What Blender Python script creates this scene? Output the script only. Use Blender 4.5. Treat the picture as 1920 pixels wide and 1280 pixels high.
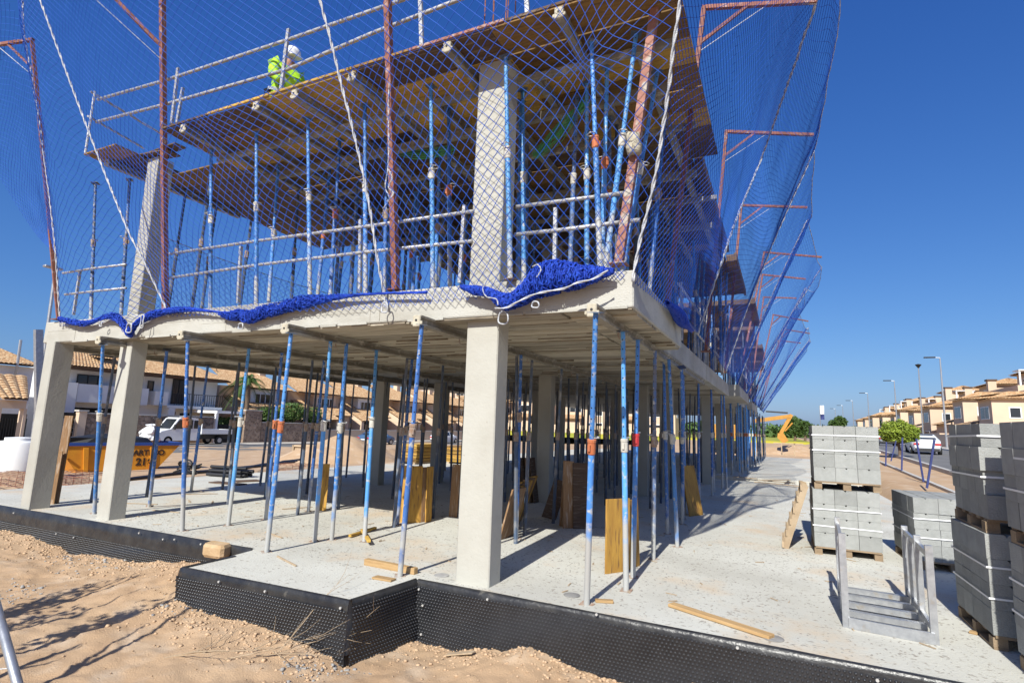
import bpy, math, random
import numpy as np
from mathutils import Vector, Matrix, Euler
random.seed(7); RNG = np.random.default_rng(11)
for o in list(bpy.data.objects): bpy.data.objects.remove(o)
scene = bpy.context.scene
COL = scene.collection
rad = math.radians

# ------------------------------------------------------------------ camera
FPX, YAW, PITCH, ROLL = 1048.0, -0.4524, 0.1493, 0.0345
CAM = np.array([2.857, -5.517, 1.698])
_f = np.array([math.sin(YAW)*math.cos(PITCH), math.cos(YAW)*math.cos(PITCH), math.sin(PITCH)])
_r = np.array([math.cos(YAW), -math.sin(YAW), 0.0]); _u = np.cross(_r, _f)
AR = math.cos(ROLL)*_r + math.sin(ROLL)*_u
AU = -math.sin(ROLL)*_r + math.cos(ROLL)*_u
AF = _f
def ray(p): return AR*(p[0]-960)/FPX - AU*(p[1]-640)/FPX + AF
def onz(p, z=0.0): d = ray(p); return CAM + d*((z-CAM[2])/d[2])
def ony(p, y=0.0): d = ray(p); return CAM + d*((y-CAM[1])/d[1])
def onx(p, x=0.0): d = ray(p); return CAM + d*((x-CAM[0])/d[0])
cd = bpy.data.cameras.new('camera'); cam = bpy.data.objects.new('camera', cd); COL.objects.link(cam)
cd.sensor_width = 36; cd.lens = 36*FPX/1920; cd.clip_start = .05; cd.clip_end = 6000
mw = Matrix.Identity(4)
for i in range(3):
    mw[i][0], mw[i][1], mw[i][2], mw[i][3] = AR[i], AU[i], -AF[i], CAM[i]
cam.matrix_world = mw; scene.camera = cam

# ------------------------------------------------------------------ sky, sun, exposure
SUN_EL, SUN_AZ = rad(38.0), -0.052          # shadows run along +Y, a little towards -X
w = bpy.data.worlds.new('World'); scene.world = w; w.use_nodes = True
nt = w.node_tree; bg = nt.nodes['Background']
sky = nt.nodes.new('ShaderNodeTexSky'); sky.sky_type = 'NISHITA'; sky.sun_disc = False
sky.sun_elevation = SUN_EL; sky.sun_rotation = math.pi + SUN_AZ
sky.altitude = 0; sky.air_density = 1.0; sky.dust_density = 1.0; sky.ozone_density = 3.0
# the camera's colour response on the whole sky: one curve per channel
spc = nt.nodes.new('ShaderNodeSeparateColor'); cbc = nt.nodes.new('ShaderNodeCombineColor'); nt.links.new(sky.outputs[0], spc.inputs[0])
for ch, (gm, k) in enumerate(((1.28, .262), (.98, .55), (.664, 1.48))):
    pw_ = nt.nodes.new('ShaderNodeMath'); pw_.operation = 'POWER'; pw_.inputs[1].default_value = gm; nt.links.new(spc.outputs[ch], pw_.inputs[0])
    ml_ = nt.nodes.new('ShaderNodeMath'); ml_.operation = 'MULTIPLY'; ml_.inputs[1].default_value = k; nt.links.new(pw_.outputs[0], ml_.inputs[0]); nt.links.new(ml_.outputs[0], cbc.inputs[ch])
nt.links.new(cbc.outputs[0], bg.inputs[0])
bg.inputs[1].default_value = 0.1
sd = bpy.data.lights.new('sun', 'SUN'); sd.energy = 4.6; sd.angle = rad(.53); sd.color = (1, .98, .905)
sun = bpy.data.objects.new('sun', sd); COL.objects.link(sun)
ld = Vector((math.sin(SUN_AZ)*math.cos(SUN_EL), math.cos(SUN_AZ)*math.cos(SUN_EL), -math.sin(SUN_EL)))
sun.rotation_euler = ld.to_track_quat('-Z', 'Y').to_euler()
vs = scene.view_settings; vs.view_transform = 'Standard'; vs.look = 'None'; vs.gamma = 1; vs.use_curve_mapping = False
vs.exposure = 0.55

# ------------------------------------------------------------------ helpers
def link(o, parent=None):
    COL.objects.link(o)
    if parent is not None: o.parent = parent
    return o
def tag(o, label=None, cat=None, group=None, kind=None):
    if label: o['label'] = label
    if cat: o['category'] = cat
    if group: o['group'] = group
    if kind: o['kind'] = kind
    return o
def empty(name, loc=(0, 0, 0), rz=0, label=None, cat=None, group=None):
    o = bpy.data.objects.new(name, None); o.empty_display_size = .1
    o.location = loc; o.rotation_euler = (0, 0, rz); link(o)
    return tag(o, label, cat, group)
class MB:
    def __init__(s): s.v = []; s.f = []; s.m = []
    def add(s, vs, fs, m=0):
        n = len(s.v); s.v += [tuple(map(float, v)) for v in vs]
        s.f += [tuple(i+n for i in f) for f in fs]; s.m += [m]*len(fs); return s
    def box(s, a, b, m=0, T=None, c=0):
        x0, y0, z0 = a; x1, y1, z1 = b
        if c > 0:                                   # chamfered vertical edges and rims
            R = lambda z, d: [(x0+d, y0, z), (x1-d, y0, z), (x1, y0+d, z), (x1, y1-d, z), (x1-d, y1, z), (x0+d, y1, z), (x0, y1-d, z), (x0, y0+d, z)]
            I = lambda z: [(x0+c*1.3, y0+c*.6, z), (x1-c*1.3, y0+c*.6, z), (x1-c*.6, y0+c*1.3, z), (x1-c*.6, y1-c*1.3, z), (x1-c*1.3, y1-c*.6, z), (x0+c*1.3, y1-c*.6, z), (x0+c*.6, y1-c*1.3, z), (x0+c*.6, y0+c*1.3, z)]
            vs = I(z0)+R(z0+c, c)+R(z1-c, c)+I(z1)
            fs = [tuple(range(7, -1, -1)), tuple(range(24, 32))]
            for k in range(3):
                for i in range(8): j = (i+1) % 8; fs.append((k*8+i, k*8+j, k*8+8+j, k*8+8+i))
        else:
            vs = [(x0, y0, z0), (x1, y0, z0), (x1, y1, z0), (x0, y1, z0), (x0, y0, z1), (x1, y0, z1), (x1, y1, z1), (x0, y1, z1)]
            fs = [(3, 2, 1, 0), (4, 5, 6, 7), (0, 1, 5, 4), (1, 2, 6, 5), (2, 3, 7, 6), (3, 0, 4, 7)]
        if T is not None: vs = [T @ Vector(v) for v in vs]
        return s.add(vs, fs, m)
    def tube(s, pts, r, n=8, m=0, closed=False, caps=True):
        P = [Vector(p) for p in pts]; k = len(P)
        rs = r if isinstance(r, (list, tuple)) else [r]*k
        vs = []; up = None
        for i, p in enumerate(P):
            if closed: t = P[(i+1) % k]-P[i-1]
            else: t = P[min(i+1, k-1)]-P[max(i-1, 0)]
            if t.length < 1e-9: t = Vector((0, 0, 1))
            t.normalize()
            if up is None: up = t.orthogonal().normalized()
            up = (up-t*up.dot(t))
            if up.length < 1e-6: up = t.orthogonal()
            up.normalize(); b = t.cross(up)
            for j in range(n):
                a = 2*math.pi*j/n; vs.append(p+(up*math.cos(a)+b*math.sin(a))*rs[i])
        fs = []
        for i in range(k if closed else k-1):
            i2 = (i+1) % k
            for j in range(n): j2 = (j+1) % n; fs.append((i*n+j, i*n+j2, i2*n+j2, i2*n+j))
        if caps and not closed: fs += [tuple(range(n-1, -1, -1)), tuple(range((k-1)*n, k*n))]
        return s.add(vs, fs, m)
    def bar(s, p0, p1, wx, wy, m=0, up=(0, 0, 1)):          # rectangular bar between two points
        p0 = Vector(p0); p1 = Vector(p1); t = (p1-p0).normalized(); u = Vector(up)
        if abs(t.dot(u)) > .98: u = Vector((0, 1, 0))
        a = t.cross(u).normalized()*wx/2; b = a.cross(t).normalized()*wy/2
        vs = [p0-a-b, p0+a-b, p0+a+b, p0-a+b, p1-a-b, p1+a-b, p1+a+b, p1-a+b]
        return s.add(vs, [(3, 2, 1, 0), (4, 5, 6, 7), (0, 1, 5, 4), (1, 2, 6, 5), (2, 3, 7, 6), (3, 0, 4, 7)], m)
    def prism(s, poly, axis, a, b, m=0):                     # polygon (2-tuples) extruded along an axis
        n = len(poly)
        def P(q, t): return {'x': (t, q[0], q[1]), 'y': (q[0], t, q[1]), 'z': (q[0], q[1], t)}[axis]
        vs = [P(q, a) for q in poly]+[P(q, b) for q in poly]
        return s.add(vs, [tuple(range(n-1, -1, -1)), tuple(range(n, 2*n))]+[(i, (i+1) % n, n+(i+1) % n, n+i) for i in range(n)], m)
    def lathe(s, prof, n=16, m=0, c=(0, 0)):
        vs = [(c[0]+r*math.cos(2*math.pi*j/n), c[1]+r*math.sin(2*math.pi*j/n), z) for r, z in prof for j in range(n)]
        fs = [(i*n+j, i*n+(j+1) % n, (i+1)*n+(j+1) % n, (i+1)*n+j) for i in range(len(prof)-1) for j in range(n)]
        fs += [tuple(range(n-1, -1, -1)), tuple(range((len(prof)-1)*n, len(prof)*n))]
        return s.add(vs, fs, m)
    def mesh(s, name, mats, smooth=False):
        me = bpy.data.meshes.new(name); me.from_pydata(s.v, [], s.f)
        for x in (mats if isinstance(mats, (list, tuple)) else [mats]): me.materials.append(x)
        me.polygons.foreach_set('material_index', s.m)
        if smooth: me.polygons.foreach_set('use_smooth', [True]*len(s.f))
        me.update(); return me
    def build(s, name, mats, parent=None, smooth=False):
        return link(bpy.data.objects.new(name, s.mesh(name, mats, smooth)), parent)
def mobj(name, me, parent=None, loc=None, rot=None):
    o = bpy.data.objects.new(name, me)
    if loc is not None: o.location = loc
    if rot is not None: o.rotation_euler = rot
    return link(o, parent)
def smoothby(o, ang=35):
    me = o.data; me.polygons.foreach_set('use_smooth', [True]*len(me.polygons))
    try: me.set_sharp_from_angle(angle=rad(ang))
    except Exception: pass
    return o
def npmesh(name, V, Q, mat, smooth=False):
    me = bpy.data.meshes.new(name); nv = len(V); nf = len(Q); k = Q.shape[1]
    me.vertices.add(nv); me.vertices.foreach_set('co', np.ascontiguousarray(V, dtype=np.float32).ravel())
    me.loops.add(nf*k); me.loops.foreach_set('vertex_index', np.ascontiguousarray(Q, dtype=np.int32).ravel())
    me.polygons.add(nf); me.polygons.foreach_set('loop_start', np.arange(nf, dtype=np.int32)*k)
    try: me.polygons.foreach_set('loop_total', np.full(nf, k, dtype=np.int32))
    except Exception: pass
    if smooth: me.polygons.foreach_set('use_smooth', np.ones(nf, dtype=bool))
    me.materials.append(mat); me.update(calc_edges=True); me.validate(); return me
def strands(name, A, B, r, mat, parent=None, n=3):          # many thin straight strands as one mesh
    A = np.asarray(A, float); B = np.asarray(B, float); d = B-A; L = np.linalg.norm(d, axis=1, keepdims=True); d = d/np.maximum(L, 1e-9)
    ref = np.where(np.abs(d[:, 2:3]) > .9, np.array([[1., 0, 0]]), np.array([[0, 0, 1.]]))
    u = np.cross(d, ref); u /= np.linalg.norm(u, axis=1, keepdims=True); v = np.cross(d, u)
    rr = np.broadcast_to(np.asarray(r, float).reshape(-1, 1), (len(A), 1))
    ring = [u*math.cos(2*math.pi*j/n)+v*math.sin(2*math.pi*j/n) for j in range(n)]
    V = np.stack([A+rr*q for q in ring]+[B+rr*q for q in ring], 1).reshape(-1, 3)
    base = (np.arange(len(A))*2*n)[:, None]
    Q = np.concatenate([base+np.array([j, (j+1) % n, n+(j+1) % n, n+j])[None] for j in range(n)], 0)
    return mobj(name, npmesh(name, V, Q, mat), parent)
def vnoise(x, y, s=0):                                       # cheap value noise on arrays
    xi = np.floor(x).astype(np.int64); yi = np.floor(y).astype(np.int64); fx = x-xi; fy = y-yi
    fx = fx*fx*(3-2*fx); fy = fy*fy*(3-2*fy)
    def h(a, b):
        n = (a*374761393+b*668265263+s*974634777) & 0x7fffffff
        n = ((n ^ (n >> 13))*1274126177) & 0x7fffffff
        return ((n ^ (n >> 16)) & 0xffff)/65535.0
    return (h(xi, yi)*(1-fx)+h(xi+1, yi)*fx)*(1-fy)+(h(xi, yi+1)*(1-fx)+h(xi+1, yi+1)*fx)*fy
def fbm(x, y, oct=4, s=0):
    a = .5; r = 0
    for k in range(oct): r = r+a*(vnoise(x*2**k+17*k, y*2**k-9*k, s+k)-.5); a *= .5
    return r

# ------------------------------------------------------------------ materials
def mat(name, c1, c2=None, scale=4., rough=.8, metal=0., bump=0., bscale=60., lo=.35, hi=.65, spec=.4,
        c3=None, s3=25., t3=(.62, .7), rnd=0., coord='Object', stretch=(1, 1, 1), bdist=.02, emit=None):
    m = bpy.data.materials.new(name); m.use_nodes = True; n = m.node_tree.nodes; l = m.node_tree.links
    b = n['Principled BSDF']; b.inputs['Roughness'].default_value = rough; b.inputs['Metallic'].default_value = metal
    b.inputs['Specular IOR Level'].default_value = spec
    tc = n.new('ShaderNodeTexCoord'); oi = n.new('ShaderNodeObjectInfo')
    mp = n.new('ShaderNodeMapping'); mp.inputs['Scale'].default_value = stretch
    l.new(tc.outputs[coord], mp.inputs['Vector'])
    ad = n.new('ShaderNodeVectorMath'); ad.operation = 'ADD'
    ml = n.new('ShaderNodeMath'); ml.operation = 'MULTIPLY'; ml.inputs[1].default_value = 37.0 if coord == 'Object' else 0.0
    l.new(oi.outputs['Random'], ml.inputs[0]); l.new(mp.outputs[0], ad.inputs[0]); l.new(ml.outputs[0], ad.inputs[1])
    vec = ad.outputs[0]
    def noise(sc, det=6, ro=.6):
        t = n.new('ShaderNodeTexNoise'); t.inputs['Scale'].default_value = sc; t.inputs['Detail'].default_value = det; t.inputs['Roughness'].default_value = ro
        l.new(vec, t.inputs['Vector']); return t.outputs[0]
    def mix(fac, a, bb, mode='MIX'):
        t = n.new('ShaderNodeMix'); t.data_type = 'RGBA'; t.blend_type = mode
        for sock, val in ((t.inputs[0], fac), (t.inputs[6], a), (t.inputs[7], bb)):
            if isinstance(val, (int, float)): sock.default_value = val
            elif isinstance(val, (tuple, list)): sock.default_value = (*val[:3], 1)
            else: l.new(val, sock)
        return t.outputs[2]
    def ramp(fac, a, bb):
        t = n.new('ShaderNodeMapRange'); t.inputs['From Min'].default_value = a; t.inputs['From Max'].default_value = bb; l.new(fac, t.inputs[0]); return t.outputs[0]
    col = c1
    if c2 is not None: col = mix(ramp(noise(scale), lo, hi), c1, c2)
    if c3 is not None: col = mix(ramp(noise(s3, 4, .5), *t3), col, c3)
    if rnd:
        mr = n.new('ShaderNodeMapRange'); mr.inputs['To Min'].default_value = 1-rnd; mr.inputs['To Max'].default_value = 1+rnd
        l.new(oi.outputs['Random'], mr.inputs[0]); hv = n.new('ShaderNodeHueSaturation'); l.new(mr.outputs[0], hv.inputs['Value'])
        if isinstance(col, tuple): hv.inputs['Color'].default_value = (*col, 1)
        else: l.new(col, hv.inputs['Color'])
        col = hv.outputs[0]
    if isinstance(col, tuple): b.inputs['Base Color'].default_value = (*col, 1)
    else: l.new(col, b.inputs['Base Color'])
    if bump:
        bp = n.new('ShaderNodeBump'); bp.inputs['Strength'].default_value = bump; bp.inputs['Distance'].default_value = bdist
        l.new(noise(bscale, 5, .65), bp.inputs['Height']); l.new(bp.outputs[0], b.inputs['Normal'])
    if emit: b.inputs['Emission Color'].default_value = (*emit, 1); b.inputs['Emission Strength'].default_value = 1
    m['_k'] = 1
    return m
MT = {}
MT['concrete'] = mat('concrete', (.45, .44, .395), (.345, .33, .285), 1.1, .9, bump=.5, bscale=30, c3=(.27, .25, .215), s3=30, t3=(.64, .74), stretch=(1, 1, 2.2), lo=.38, hi=.66)
MT['concrete_smooth'] = mat('concrete_smooth', (.405, .395, .35), (.35, .335, .29), 1.2, .88, bump=.25, bscale=26, c3=(.29, .265, .225), s3=34, t3=(.70, .77), rnd=.05, lo=.40, hi=.68)
MT['soffit'] = mat('soffit_concrete', (.46, .42, .335), (.33, .29, .22), 2.6, .9, bump=.9, bscale=9, c3=(.15, .12, .085), s3=5, t3=(.58, .72), rnd=.3, stretch=(.35, 3.6, 1), bdist=.05)
MT['floor'] = mat('floor_concrete', (.57, .56, .50), (.47, .455, .40), .7, .95, bump=.45, bscale=42, c3=(.30, .265, .22), s3=22, t3=(.60, .70), bdist=.02)
MT['sand'] = mat('sand', (.485, .335, .205), (.42, .275, .16), .8, .97, bump=.55, bscale=70, c3=(.51, .38, .26), s3=2.3, t3=(.52, .7), bdist=.02)
MT['clod'] = mat('clod', (.49, .345, .22), (.43, .29, .175), 30, .95, bump=.6, bscale=30, rnd=.15)
MT['stone'] = mat('pale_stone', (.52, .37, .22), (.42, .28, .15), 6, .95, bump=.7, bscale=20)
MT['grit'] = mat('grey_grit', (.34, .33, .31), (.24, .23, .22), 6, .95, bump=.6, bscale=30, rnd=.25)
MT['membrane'] = mat('black_membrane', (.012, .013, .016), (.020, .021, .024), 6, .36, spec=.7)
MT['membrane_top'] = mat('black_membrane_band', (.015, .015, .017), (.035, .034, .033), 5, .36, bump=.6, bscale=7, spec=.5, c3=(.13, .12, .10), s3=8, t3=(.66, .8))
MT['washer'] = mat('washer', (.42, .41, .39), rough=.6)
BLUES = [((.045, .17, .50), (.085, .26, .58)), ((.035, .115, .37), (.06, .17, .45)), ((.07, .26, .60), (.11, .33, .64)), ((.05, .15, .38), (.16, .15, .15))]
def prop_mat(name, a, b, holes=False, cement=True):
    m = mat(name, a, b, 7, .5, bump=.15, bscale=60, c3=(.40, .41, .42), s3=17, t3=(.57, .68), rnd=.18, spec=.4)
    n = m.node_tree.nodes; l = m.node_tree.links; bs = n['Principled BSDF']
    src = bs.inputs['Base Color'].links[0].from_socket
    tc = n.new('ShaderNodeTexCoord'); sp = n.new('ShaderNodeSeparateXYZ'); l.new(tc.outputs['Object'], sp.inputs[0])
    def math_(op, x, y=None, z=None):
        t = n.new('ShaderNodeMath'); t.operation = op
        for i, q in enumerate((x, y, z)):
            if q is None: continue
            if isinstance(q, (int, float)): t.inputs[i].default_value = q
            else: l.new(q, t.inputs[i])
        return t.outputs[0]
    if cement:        # cement splashed over the lower half of the tube
        nz = n.new('ShaderNodeTexNoise'); nz.inputs['Scale'].default_value = 4; oi = n.new('ShaderNodeObjectInfo')
        ad = n.new('ShaderNodeVectorMath'); ad.operation = 'ADD'; l.new(tc.outputs['Object'], ad.inputs[0])
        l.new(math_('MULTIPLY', oi.outputs['Random'], 91.0), ad.inputs[1]); l.new(ad.outputs[0], nz.inputs['Vector'])
        hgt = math_('ADD', math_('MULTIPLY', nz.outputs[0], 1.9), math_('MULTIPLY', sp.outputs[2], -1.15))
        hgt = math_('ADD', hgt, math_('MULTIPLY', oi.outputs['Random'], .55))
        mr = n.new('ShaderNodeMapRange'); mr.inputs['From Min'].default_value = .42; mr.inputs['From Max'].default_value = .85; l.new(hgt, mr.inputs[0])
        mx = n.new('ShaderNodeMix'); mx.data_type = 'RGBA'; l.new(mr.outputs[0], mx.inputs[0]); l.new(src, mx.inputs[6]); mx.inputs[7].default_value = (.40, .40, .385, 1)
        src = mx.outputs[2]
    if holes:         # rows of pin holes
        zz = math_('ABSOLUTE', math_('SUBTRACT', math_('FRACT', math_('MULTIPLY', sp.outputs[2], 9.5)), .5))
        xx = math_('MINIMUM', math_('ABSOLUTE', sp.outputs[0]), math_('ABSOLUTE', sp.outputs[1]))
        k = math_('MULTIPLY', math_('LESS_THAN', zz, .065), math_('LESS_THAN', xx, .007))
        mx = n.new('ShaderNodeMix'); mx.data_type = 'RGBA'; l.new(k, mx.inputs[0]); l.new(src, mx.inputs[6]); mx.inputs[7].default_value = (.006, .007, .01, 1)
        src = mx.outputs[2]
    l.new(src, bs.inputs['Base Color']); return m
MT['outer'] = [prop_mat('prop_outer_%d' % i, *b) for i, b in enumerate(BLUES)]
MT['inner'] = [prop_mat('prop_inner_%d' % i, *b, holes=True, cement=False) for i, b in enumerate(BLUES)]
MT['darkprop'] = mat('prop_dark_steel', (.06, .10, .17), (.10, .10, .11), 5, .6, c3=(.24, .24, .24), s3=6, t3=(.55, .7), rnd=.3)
MT['collars'] = [mat('collar_orange', (.50, .13, .045), (.40, .16, .08), 20, .7), mat('collar_cream', (.56, .53, .46), (.42, .40, .36), 20, .8),
                 mat('collar_red', (.52, .03, .04), (.42, .05, .05), 20, .5), mat('collar_rust', (.28, .17, .11), (.36, .32, .28), 20, .85)]
MT['galv'] = mat('galvanised_steel', (.50, .51, .52), (.38, .39, .41), 14, .42, metal=.75, bump=.1, bscale=30, c3=(.42, .36, .28), s3=9, t3=(.6, .75))
MT['rail'] = mat('rail_tube', (.47, .47, .47), (.33, .33, .34), 9, .5, metal=.35, c3=(.55, .54, .52), s3=20, t3=(.55, .65))
MT['rust'] = mat('rusty_paint', (.27, .105, .075), (.19, .075, .05), 5, .75, bump=.25, bscale=40, c3=(.36, .25, .22), s3=11, t3=(.58, .7), rnd=.15)
MT['pinkrust'] = mat('faded_pink_paint', (.36, .17, .13), (.26, .12, .09), 5, .8, bump=.25, bscale=40, c3=(.42, .38, .33), s3=9, t3=(.55, .68))
MT['joist'] = mat('formwork_joist', (.30, .28, .235), (.21, .19, .15), 3, .85, bump=.4, bscale=40, c3=(.44, .41, .35), s3=8, t3=(.56, .7), rnd=.12)
MT['joistend'] = mat('joist_end_casting', (.50, .46, .36), (.38, .34, .26), 18, .9, bump=.4, bscale=50)
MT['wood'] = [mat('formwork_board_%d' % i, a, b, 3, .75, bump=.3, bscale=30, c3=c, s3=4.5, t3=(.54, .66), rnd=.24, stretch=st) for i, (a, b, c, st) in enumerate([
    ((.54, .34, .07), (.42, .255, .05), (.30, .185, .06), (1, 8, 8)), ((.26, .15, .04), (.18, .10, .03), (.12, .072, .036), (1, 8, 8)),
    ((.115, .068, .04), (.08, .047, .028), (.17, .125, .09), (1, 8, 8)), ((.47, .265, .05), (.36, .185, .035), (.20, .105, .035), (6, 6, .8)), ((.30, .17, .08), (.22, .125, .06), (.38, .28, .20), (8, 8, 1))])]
MT['timber'] = mat('raw_timber', (.46, .30, .14), (.36, .22, .095), 3, .8, bump=.3, bscale=40, rnd=.15, stretch=(1, 9, 9))
MT['oldwood'] = mat('weathered_timber', (.44, .34, .23), (.34, .25, .16), 4, .85, bump=.4, bscale=40, rnd=.15)
MT['block'] = mat('grey_block', (.335, .34, .325), (.285, .29, .275), 9, .95, bump=.75, bscale=75, c3=(.30, .30, .30), s3=80, t3=(.64, .72), rnd=.12, bdist=.015)
MT['strap'] = mat('white_strap', (.78, .78, .78), rough=.4)
MT['net'] = mat('blue_net_cord', (.008, .058, .36), (.022, .105, .50), 3, .55, spec=.3)
MT['netbunch'] = mat('blue_net_bunch', (.005, .026, .30), (.022, .085, .56), 26, .6, spec=.3)
MT['rope'] = mat('white_rope', (.62, .62, .61), (.36, .39, .46), 16, .8, bump=.6, bscale=90)
MT['greennet'] = mat('green_net', (.10, .42, .16), rough=.6)
MT['black'] = mat('black_plastic', (.02, .02, .022), rough=.5)

def floor_stains(m):     # floor stains: rust-brown sand trodden over the concrete
    n = m.node_tree.nodes; l = m.node_tree.links; bs = n['Principled BSDF']; src = bs.inputs['Base Color'].links[0].from_socket
    tc = n.new('ShaderNodeTexCoord'); nz = n.new('ShaderNodeTexNoise'); nz.inputs['Scale'].default_value = .55; nz.inputs['Detail'].default_value = 9; nz.inputs['Roughness'].default_value = .68; l.new(tc.outputs['Object'], nz.inputs['Vector'])
    mr = n.new('ShaderNodeMapRange'); mr.inputs['From Min'].default_value = .52; mr.inputs['From Max'].default_value = .70; mr.inputs['To Max'].default_value = .75; l.new(nz.outputs[0], mr.inputs[0])
    mx = n.new('ShaderNodeMix'); mx.data_type = 'RGBA'; l.new(mr.outputs[0], mx.inputs[0]); l.new(src, mx.inputs[6]); mx.inputs[7].default_value = (.56, .40, .24, 1); l.new(mx.outputs[2], bs.inputs['Base Color'])
floor_stains(MT['floor'])

MT['fin'] = mat('dirty_fin', (.16, .13, .095), (.28, .24, .18), 5, .95)
# ------------------------------------------------------------------ ground
FRONT = [(-12.0, -.16), (-3.36, -.12), (-3.23, -1.155), (-.94, -1.06), (-.83, -.135), (9.0, -.36)]   # front edge of the floor
def front_y(x): return np.interp(x, [-60, -12, -3.37, -3.36, -3.25, -3.24, -.92, -.80, 1.5, 6, 60], [-.2, -.2, -.12, -.12, -1.17, -1.17, -1.08, -.14, -.2, -.35, -.35])
def zr(y): return -.14+.0215*np.clip(np.asarray(y, float)-8, 0, 50)
def gz(x, y):
    x = np.asarray(x, float); y = np.asarray(y, float)
    near = np.interp(x, [-14, -9.6, -8.3, -7.3, -5.5, -4.3, -3.5, -3.0, -2.4, -1.7, -1.0, -.75, -.2, .25, .6, 1.0, 1.5, 2.1, 3.0, 5.0],
                        [-.36, -.36, -.40, -.50, -.42, -.30, -.33, -.36, -.39, -.42, -.52, -.62, -.60, -.49, -.40, -.47, -.52, -.40, -.45, -.45])
    d = np.clip(front_y(x)-y, 0, 50)
    far = -.50+.05*np.clip(-x-4, 0, 6)/6
    h = near+(far-near)*np.clip(d/1.6, 0, 1)
    amp = np.where((x > -14) & (x < 6) & (y < 1), 1.0, .35)
    h = h+amp*(.11*fbm(x*.9+3, y*.9, 3, 1)+.075*fbm(x*3.3, y*3.3, 4, 5)+.085*np.abs(fbm(x*9, y*9, 4, 9))+.02*fbm(x*27, y*27, 2, 12))
    # left lot falls towards the street, right side climbs with the road
    left = -.36-.46*np.clip((-x-13)/14, 0, 1)+.16*fbm(x*.5, y*.5, 4, 3)*np.clip((44+x)/8, 0, 1)
    right = zr(y)-.03
    t = np.clip((y+.2)/1.2, 0, 1); tl = np.clip((-x-11.6)/.8, 0, 1); tr = np.clip((x-5.6)/.8, 0, 1)
    back = -.40+1.1*np.clip((y-42)/40, 0, 1)
    under = np.where((x > -11.8) & (x < 5.9) & (y > .25) & (y < 41), -.62, back)
    h2 = under*(1-tl)*(1-tr)+left*tl+right*tr
    return h*(1-t)+h2*t
def axis(fine0, fine1, step, lo, hi):
    a = list(np.arange(fine0, fine1, step)); s = step; v = fine0
    while v > lo: s *= 1.28; v -= s; a.insert(0, max(v, lo))
    s = step; v = a[-1]
    while v < hi: s *= 1.28; v += s; a.append(min(v, hi))
    return np.array(a)
gx = axis(-10.5, 4.2, .045, -2500, 2500); gy = axis(-5.2, .4, .045, -400, 3000)
# add mid-range rows for the lot on the left and the street on the right
gx = np.unique(np.concatenate([gx, np.arange(-60, -10.5, .7), np.arange(4.2, 24, .6)])); gy = np.unique(np.concatenate([gy, np.arange(.5, 60, .6)]))
X, Y = np.meshgrid(gx, gy); Zg = gz(X, Y); Zg[(X > 700) | (X < -700) | (Y > 800)] -= 1.0
V = np.stack([X, Y, Zg], -1).reshape(-1, 3); nx, ny = len(gx), len(gy)
ii = np.arange(ny-1)[:, None]*nx+np.arange(nx-1)[None]
Q = np.stack([ii, ii+1, ii+nx+1, ii+nx], -1).reshape(-1, 4)
tag(mobj('ground', npmesh('ground', V, Q, MT['sand'], True)), 'bare orange sand and soil of the building plot', kind='structure')

# clods, pebbles and grey grit scattered over the sand (uncountable)
def scatter(name, n, fn, mt, label, smin, smax):
    mb_v = []; mb_q = []
    base = np.array([(-1, -1, -.6), (1, -1, -.6), (1, 1, -.6), (-1, 1, -.6), (-.6, -.6, .7), (.6, -.7, .6), (.65, .6, .75), (-.7, .6, .55)], float)
    fq = np.array([(3, 2, 1, 0), (4, 5, 6, 7), (0, 1, 5, 4), (1, 2, 6, 5), (2, 3, 7, 6), (3, 0, 4, 7)])
    for i in range(n):
        x, y = fn()
        s = smin*(smax/smin)**(random.random()**2.2)
        a = random.random()*6.28; ca, sa = math.cos(a), math.sin(a)
        p = base*(1+.35*RNG.standard_normal(base.shape)*.5)*s*np.array([1, random.uniform(.6, 1), random.uniform(.45, .9)])
        p = np.stack([p[:, 0]*ca-p[:, 1]*sa+x, p[:, 0]*sa+p[:, 1]*ca+y, p[:, 2]+float(gz(x, y))+s*.15], 1)
        mb_v.append(p); mb_q.append(fq+8*i)
    o = mobj(name, npmesh(name, np.concatenate(mb_v), np.concatenate(mb_q), mt))
    return tag(o, label, None, kind='stuff')
def near_front():
    x = random.uniform(-10, 4.0); return x, float(front_y(x))-.04-abs(random.gauss(0, .28))
def anywhere(): return random.uniform(-10, 3.5), random.uniform(-4.6, -.3) if random.random() < .8 else -1
def okfn(fn):
    def g():
        while True:
            x, y = fn()
            if y < float(front_y(x))-.02: return x, y
    return g
scatter('sand_clods', 7000, okfn(near_front), MT['clod'], 'crumbly sand clods heaped along the membrane', .004, .022)
scatter('pebbles', 2600, okfn(anywhere), MT['clod'], 'small pebbles and lumps strewn over the sand', .003, .014)
def gritfn():
    c = random.choice([(115, 1055), (150, 1040), (210, 1062), (60, 1100), (20, 1110), (330, 1150), (560, 1240), (640, 1235)])
    p = onz((c[0]+random.gauss(0, 28), c[1]+random.gauss(0, 9)), -.45); return p[0], p[1]
scatter('concrete_crumbs', 420, okfn(gritfn), MT['grit'], 'grey crumbs of dried concrete on the sand', .005, .028)

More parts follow.
